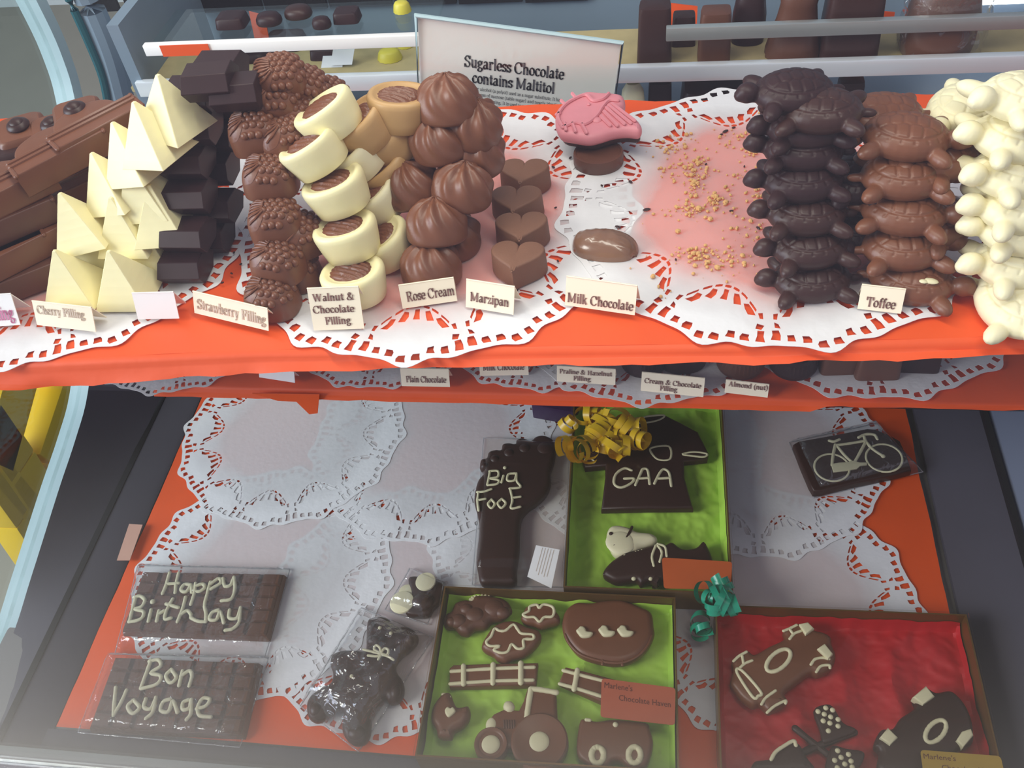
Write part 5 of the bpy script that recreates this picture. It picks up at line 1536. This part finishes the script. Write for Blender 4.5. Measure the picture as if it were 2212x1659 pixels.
t, g, h = race_car('milk chocolate racing car with white icing windscreen, rear corner of the racing box', [(250, 690), (240, 740), (275, 790), (320, 842), (390, 890), (440, 882), (495, 930), (560, 905), (625, 860), (605, 800), (700, 722), (780, 668), (830, 682), (912, 642), (948, 560), (922, 480), (916, 432), (868, 398), (802, 380), (760, 338), (692, 338), (598, 380), (602, 440), (500, 492), (402, 545), (352, 520), (256, 580), (262, 640)],
     ell(564, 580, 98, 52, -.72), [[[(262, 585), (300, 550), (350, 522)], [(305, 630), (340, 600), (388, 580)], [(320, 545), (330, 600)]], [[(598, 382), (640, 365), (686, 342)], [(640, 435), (670, 400), (715, 382)], [(640, 370), (665, 405)]], [[(450, 875), (480, 830), (545, 782)], [(488, 930), (540, 885), (612, 850), (612, 868)]], [[(782, 608), (810, 572), (860, 562), (905, 570)], [(818, 658), (850, 618), (905, 612), (910, 630)]]],
     [[(700, 345), (760, 332), (802, 375), (745, 418)], [(822, 510), (872, 475), (928, 545), (895, 580)]], [[(285, 660), (320, 648), (445, 790), (428, 818), (392, 825)]])
t, g, h = race_car('dark chocolate racing car with white wheels, under the gold sticker', [(1205, 1150), (1250, 1052), (1330, 1040), (1382, 970), (1480, 900), (1470, 832), (1550, 770), (1620, 800), (1720, 790), (1800, 862), (1850, 960), (1870, 1060), (1862, 1140), (1780, 1180), (1702, 1240), (1550, 1330), (1252, 1330), (1240, 1200)],
     ell(1620, 1055, 88, 52, -.85), [], [[(1460, 835), (1550, 760), (1608, 830), (1530, 885)], [(1240, 1105), (1295, 1040), (1362, 1105), (1310, 1155)], [(1752, 1125), (1790, 1065), (1850, 1045), (1868, 1090), (1800, 1170)]], None)
def flag(label, stick, outline, dots):
    o = at(*np.mean(zm('race')(outline), axis=0), ZI)
    t = thing('flag_chocolate', label, 'chocolate figure', o, group=gX)
    g = flat_on('race', ZI + 0.008, o)
    put('flagpole', icing([stick], g, 0.0035, 0.0026, 'pole'), M['dark'], t)
    put('flag', plate('flag', [cr(g(outline), True, 3)], 0.006, 0.0022), M['dark'], t, (0, 0, 0.0015))
    put('white_spots', icing([[d] for d in dots], g, 0.0078, 0.0013), M['icing'], t)
flag('chocolate flag with white icing spots, upper of the crossed pair', [(700, 1195), (880, 1120), (1082, 1045)], [(802, 912), (868, 870), (930, 880), (1000, 990), (1078, 1025), (1080, 1058), (980, 1095), (872, 1130), (850, 1050)], [(830, 922), (882, 898), (928, 912), (872, 940), (915, 958), (965, 975), (865, 985), (910, 1000), (965, 1020), (900, 1052)])
flag('chocolate flag with white icing spots, lower of the crossed pair', [(682, 1020), (780, 1100), (900, 1195)], [(930, 1145), (1020, 1165), (1130, 1182), (1142, 1230), (1080, 1310), (900, 1330), (890, 1240)], [(962, 1185), (1035, 1210), (985, 1230), (942, 1250), (1052, 1255), (1010, 1275), (960, 1300), (1060, 1295)])
t, g, h = boxed('helmet_chocolate', 'race', 'dark chocolate helmet with a white icing line, by the crossed flags', 'chocolate figure', [(400, 1262), (512, 1242), (560, 1190), (680, 1130), (752, 1230), (790, 1330), (420, 1340)], 0.013, 0.005, M['dark'], gX)
put('icing', icing([[(515, 1245), (545, 1195), (600, 1155), (665, 1120), (682, 1150)]], g, h, 0.0014), M['icing'], t)

# curled ribbons
def curls(name, label, centre, n, spread, rad, wid, matl, seed, zc):
    rnd = random.Random(seed)
    o = at(centre[0], centre[1], zc)
    t = thing(name, label, 'ribbon', o)
    for i in range(n):
        a = rnd.uniform(0, 2 * math.pi); d = rnd.uniform(0.0, 1) ** 0.7
        c = Vector((spread[0] * d * math.cos(a), spread[1] * d * math.sin(a), rnd.uniform(0.004, 0.014)))
        ax = Vector((rnd.uniform(-1, 1), rnd.uniform(-1, 1), rnd.uniform(-.6, .6))).normalized()
        e1 = ax.orthogonal().normalized(); e2 = ax.cross(e1)
        turns = rnd.uniform(1.0, 2.1); k = int(26 * turns); P = []
        r0 = rad * rnd.uniform(0.7, 1.15); ph = rnd.uniform(0, 6)
        for j in range(k + 1):
            th = ph + 2 * math.pi * turns * j / k
            r = r0 * (0.75 + 0.35 * j / k)
            p = c + e1 * (r * math.cos(th)) + e2 * (r * math.sin(th)) + ax * (wid * 1.05 * (j / k - 0.5) * turns)
            P.append([tuple(p - ax * wid / 2), tuple(p), tuple(p + ax * wid / 2)])
        zmin = min(q[2] for r_ in P for q in r_)
        sh = max(0, 0.0005 - zmin)
        P = [[(q[0], q[1], q[2] + sh) for q in r_] for r_ in P]
        put('curl', MB().grid(P).mesh('curl', 60), matl, t)
    return t


curls('curled_ribbon', 'bunch of curled yellow gift ribbon on the tall gift box', (1300, 958), 26, (0.036, 0.028), 0.0105, 0.0065, M['yribbon'], 4, ZF + 0.030)
curls('curled_ribbon', 'bunch of curled green gift ribbon between the gift boxes', (1552, 1312), 9, (0.015, 0.016), 0.0100, 0.0050, M['gribbon'], 8, ZF + 0.030)
curls('curled_ribbon', 'single hanging green ribbon curl beside the farm box', (1508, 1372), 3, (0.004, 0.010), 0.0085, 0.0050, M['gribbon'], 21, ZF + 0.012)

# tag on the end panel
a = [at(x, y, ZF + 0.012) for x, y in [(272, 1122), (301, 1124), (273, 1201), (245, 1201)]]
o = sum(a) / 4
t = single('paper_tag', MB().loops([[p - o for p in a], [p - o + np.array([0, 0, .0006]) for p in a]]).mesh('tag'), M['tag'], 'small pale pink paper tag stuck on the dark end panel', 'tag', (o[0], o[1], ZF + 0.004))

# dark box behind the tall gift box
o = at(1195, 884, ZF + 0.02)
bx = MB().box(-0.022, 0.022, 0, 0.04, 0, 0.02).mesh('box', bevel=0.001)
t = thing('purple_box', 'dark purple box with a white ribbon, half hidden under the middle shelf', 'gift box', (o[0], o[1], ZF + 0.0008), (0, 0, -0.2))
put('carton', bx, mat('purple_card', (52, 26, 66), 0.4), t)
put('white_ribbon', MB().tube([(-0.012, 0.003, 0.0205), (0.004, 0.012, 0.0205), (0.012, 0.03, 0.0205)], 0.0014, 6).mesh('ribbon'), M['icing'], t)

# ---------------------------------------------------------------- rear display behind the upper shelf
rear = thing('rear_shelf_unit', 'metal and glass rear shelves carrying more chocolates behind the upper shelf', 'shelf unit', (0, 0, 0))
def rail_at(y, px0, py0, px1, py1, hgt, name, m, x0=None, x1=None):
    a, b = aty(px0, py0, y), aty(px1, py1, y)
    zc = (a[2] + b[2]) / 2
    A, B = (x0 if x0 is not None else a[0]), (x1 if x1 is not None else b[0])
    put(name, MB().box(A, B, y, y + 0.006, zc - hgt / 2, zc + hgt / 2).mesh(name, bevel=0.0008), M[m], rear)
    return zc


YR = 0.64
zr1 = rail_at(YR, 640, 178, 2212, 145, 0.013, 'shelf_rail', 'chrome', -0.42, 0.38)
zr2 = rail_at(YR, 640, 96, 900, 92, 0.009, 'shelf_rail', 'whitecard', -0.40, -0.17)
zr3 = rail_at(YR, 1390, 72, 2212, 55, 0.010, 'shelf_rail', 'alu', 0.005, 0.38)
put('rear_shelf', MB().box(-0.43, 0.39, YR + 0.008, 0.715, zr1 - 0.006, zr1 - 0.002).mesh('rear_shelf'), mat('cream_lace_liner', (186, 168, 120), 0.7, 0.2, 80), rear)
put('rear_shelf', MB().box(-0.40, -0.17, YR + 0.008, 0.71, zr2 - 0.004, zr2 - 0.001).mesh('rear_shelf'), M['endglass'], rear)
put('orange_liner', MB().box(-0.385, -0.345, YR - 0.0012, YR - 0.0004, zr2 - 0.0045, zr2 + 0.0045).mesh('liner'), M['orange'], rear)
put('rear_shelf', MB().box(-0.43, 0.39, 0.60, 0.785, ZU - 0.10, ZU - 0.095).mesh('rear_shelf'), M['backgrey'], rear)
put('bracket', MB().box(-0.425, -0.415, YR + 0.004, 0.785, ZU - 0.10, zr2 + 0.02).mesh('bracket'), M['backgrey'], rear)
put('bracket', MB().box(0.375, 0.385, YR + 0.004, 0.785, ZU - 0.10, zr2 + 0.02).mesh('bracket'), M['backgrey'], rear)
gK = 'chocolates on the rear shelves'


def rear_piece(px0, px1, yt, yb, y, zbase, style, m, name, label):
    a, b = aty(px0, yb, y), aty(px1, yb, y)
    wd = b[0] - a[0]
    top = aty((px0 + px1) / 2, yt, y)[2]
    h = max(top - zbase, 0.008)
    d = min(max(wd * 0.8, 0.012), 0.05)
    if style == 'block':
        me = MB().loops([[(x * k, yy * k, z * h) for x, yy in superell(wd / 2, d / 2, 6, 28)] for k, z in [(1, 0), (.99, .1), (.9, .9), (.84, .98), (.5, 1)]]).mesh('block', 40)
    elif style == 'bell':
        me = MB().loops([[(x * k * (1 + .05 * (j % 2)), yy * k * (1 + .05 * (j % 2)), z * h) for j, (x, yy) in enumerate(superell(wd / 2, d / 2, 2.2, 32))] for k, z in [(1, 0), (1.0, .08), (.86, .3), (.7, .52), (.62, .7), (.66, .8), (.5, .93), (.1, 1)]]).mesh('bell', 50)
    elif style == 'rib':
        me = MB().loops([[(x * k * (1 + .07 * (j % 2)), yy * k * (1 + .07 * (j % 2)), z * h) for j, (x, yy) in enumerate(superell(wd / 2, d / 2, 2, 24))] for k, z in [(1, 0), (.95, .3), (.82, .8), (.66, .96), (.3, 1)]]).mesh('rib', 50)
    else:
        me = MB().loops([[(x * k, yy * k, z * h) for x, yy in superell(wd / 2, d / 2, 2.3, 28)] for k, z in [(.95, 0), (1, .15), (.97, .5), (.8, .85), (.45, .99), (.05, 1)]]).mesh('dome', 50)
    return single(name, me, M[m], label, 'chocolate', ((a[0] + b[0]) / 2, y, zbase + 0.0003), (0, 0, 0), gK)


zA, zB, zC = zr1 - 0.002, zr2 - 0.001, ZU - 0.095
def bag_round(o):
    me = o.data; zs = [v.co.z for v in me.vertices]; h = max(zs); xs = max(abs(v.co.x) for v in me.vertices); ys = max(abs(v.co.y) for v in me.vertices)
    L = []
    for i in range(15):
        t = i / 14; z = t * h * 1.25; k = 1.12 if t < 0.7 else 1.12 - (t - 0.7) * 2.6
        L.append([((xs * k) * c + 0.003 * crease(c, s_, i * .2, 3), (ys * k) * s_ + 0.003 * crease(s_, c, 4 + i * .2, 3), z) for c, s_ in superell(1, 1, 2.4, 36)])
    put('clear_bag', MB().loops(L, False, False).mesh('bag', 25), M['film'], o)


for args in [
    (485, 548, 46, 88, 0.68, zB, 'block', 'black', 'dark_chocolate', 'dark wedge shaped chocolate at the far end of the top rear shelf'),
    (568, 622, 54, 88, 0.68, zB, 'dome', 'black', 'dark_chocolate', 'shiny dark round chocolate on the top rear shelf, next to the wedge'),
    (632, 690, 52, 88, 0.69, zB, 'dome', 'dark', 'dark_chocolate', 'flat dark round chocolate in the middle of the top rear shelf'),
    (684, 724, 53, 86, 0.67, zB, 'dome', 'black', 'dark_chocolate', 'small shiny dark chocolate before the tallest on the top rear shelf'),
    (735, 790, 46, 88, 0.68, zB, 'block', 'black', 'dark_chocolate', 'tallest dark chocolate on the top rear shelf'),
    (864, 900, 48, 88, 0.69, zB, 'rib', 'lemon', 'lemon_chocolate', 'yellow ribbed chocolate beside the sign on the top rear shelf'),
    (530, 600, 108, 168, 0.69, zA, 'dome', 'black', 'dark_chocolate', 'dark chocolates showing between the rear rails, behind the berry pile'),
    (600, 680, 112, 168, 0.71, zA, 'block', 'dark', 'dark_chocolate', 'dark block between the rear rails, above the berry pile'),
    (688, 750, 112, 168, 0.69, zA, 'block', 'black', 'dark_chocolate', 'dark block with silver foil squares between the rear rails'),
    (826, 876, 116, 165, 0.68, zA, 'rib', 'lemon', 'lemon_chocolate', 'yellow ribbed chocolate standing in front between the rear rails'),
    (872, 905, 100, 165, 0.70, zA, 'rib', 'lemon', 'lemon_chocolate', 'taller yellow ribbed chocolate touching the sign edge'),
    (1376, 1450, 8, 146, 0.667, zA, 'block', 'dark', 'dark_chocolate', 'tall dark tapering block just past the sign on the rear shelf'),
    (1448, 1500, 30, 130, 0.69, zA, 'block', 'dark', 'dark_chocolate', 'brown block set back behind the tall tapering one'),
    (1505, 1575, 20, 140, 0.667, zA, 'block', 'cocoa', 'milk_chocolate', 'brown square block in the middle of the rear shelf'),
    (1575, 1648, -30, 110, 0.69, zA, 'dome', 'black', 'dark_chocolate', 'black round topped figure set back on the rear shelf'),
    (1650, 1765, -40, 146, 0.667, zA, 'bell', 'cocoa', 'milk_chocolate', 'ribbed brown bell shaped figure on the rear shelf'),
    (1760, 1885, -45, 140, 0.667, zA, 'block', 'dark', 'dark_chocolate', 'broad dark figure between the bell and the bagged one'),
    (1930, 2085, -60, 150, 0.667, zA, 'dome', 'cocoa', 'milk_chocolate', 'large brown figure in a clear bag at the end of the rear shelf'),
    (1338, 1396, 178, 228, 0.66, zC, 'dome', 'cream', 'white_chocolate', 'cream coloured lump below the chrome rail, beside the sign'),
    (1398, 1452, 172, 228, 0.67, zC, 'block', 'black', 'dark_chocolate', 'small dark block below the chrome rail'),
    (1465, 1612, 176, 228, 0.67, zC, 'block', 'black', 'dark_chocolate', 'long dark block below the chrome rail'),
    (1800, 1860, 170, 228, 0.68, zC, 'block', 'dark', 'dark_chocolate', 'dark block below the chrome rail behind the milk turtles'),
    (790, 900, 190, 228, 0.67, zC, 'rib', 'lemon', 'lemon_chocolate', 'yellow chocolate half hidden below the chrome rail by the sign')]:
    p_ = rear_piece(*args)
    if 'clear bag' in args[-1]: bag_round(p_)
for i, (x, yq) in enumerate([(700, 142), (722, 128)]):
    p = aty(x + 12, yq, 0.668)
    single('foil_square', MB().prism([(-.009, 0, -.005), (.009, 0, -.005), (.009, .0008, -.005), (-.009, .0008, -.005)], [(-.006, .006, .005), (.012, .006, .005), (.012, .0068, .005), (-.006, .0068, .005)]).mesh('foil'), M['chrome'],
           'silver foil square leaning on the dark block between the rear rails, ' + ['lower', 'upper'][i] + ' one', 'foil wrapper', p, group='silver foil squares')
# orange tissue scraps between the rear figures
for x0, x1, y0, y1, y, lab in [(1440, 1505, 22, 78, 0.712, 'behind the brown blocks'), (1846, 1930, 36, 82, 0.712, 'between the broad figure and the bagged one'), (528, 572, 40, 80, 0.70, 'behind the dark wedge')]:
    a, b = aty(x0, y0, y), aty(x1, y1, y)
    single('orange_tissue_scrap', MB().prism([(a[0], y, b[2] - 0.03), (b[0], y, b[2] - 0.03), (b[0], y + .001, b[2] - 0.03), (a[0], y + .001, b[2] - 0.03)], [(a[0], y + .012, a[2]), (b[0], y + .012, a[2] - .004), (b[0], y + .013, a[2] - .004), (a[0], y + .013, a[2])]).mesh('scrap'), M['orange'], 'upright orange tissue scrap on the rear shelf ' + lab, 'tissue paper', group='orange tissue scraps')

# yellow slatted stool standing outside the glazed end
t = thing('step_stool', 'yellow plastic stool with slanting legs standing beyond the glazed end', 'stool', (0, 0, 0))
XS = -0.80
def bar(pts, r, name, m='yellow'):
    a = [atx(x, y, XS) for x, y in pts]
    n = MB()
    for p, q in zip(a[:-1], a[1:]):
        d = (q - p) / np.linalg.norm(q - p); s = np.cross(d, [1, 0, 0]); s /= np.linalg.norm(s)
        f = lambda c, e: [tuple(c + s * r * i + np.array([1, 0, 0]) * 0.02 * j) for i, j in ((-1, -1), (1, -1), (1, 1), (-1, 1))]
        n.loops([f(p, 0), f(q, 0)])
    put(name, n.mesh(name, bevel=0.004), M[m], t)
bar([(25, 800), (-35, 1010)], 0.030, 'leg'); bar([(165, 760), (85, 1000)], 0.030, 'leg')
bar([(-60, 900), (20, 1010), (110, 1150)], 0.030, 'stretcher'); bar([(-60, 1010), (20, 1120), (80, 1210)], 0.016, 'stretcher')
bar([(-100, 780), (200, 770)], 0.03, 'seat')
a = [atx(x, y, XS) for x, y in [(-35, 1010), (85, 1000)]]
for p in a:
    put('leg', MB().box(-0.02, 0.02, -0.02, 0.02, 0, p[2]).mesh('leg', bevel=0.003), M['yellow'], t, (XS, p[1], 0))
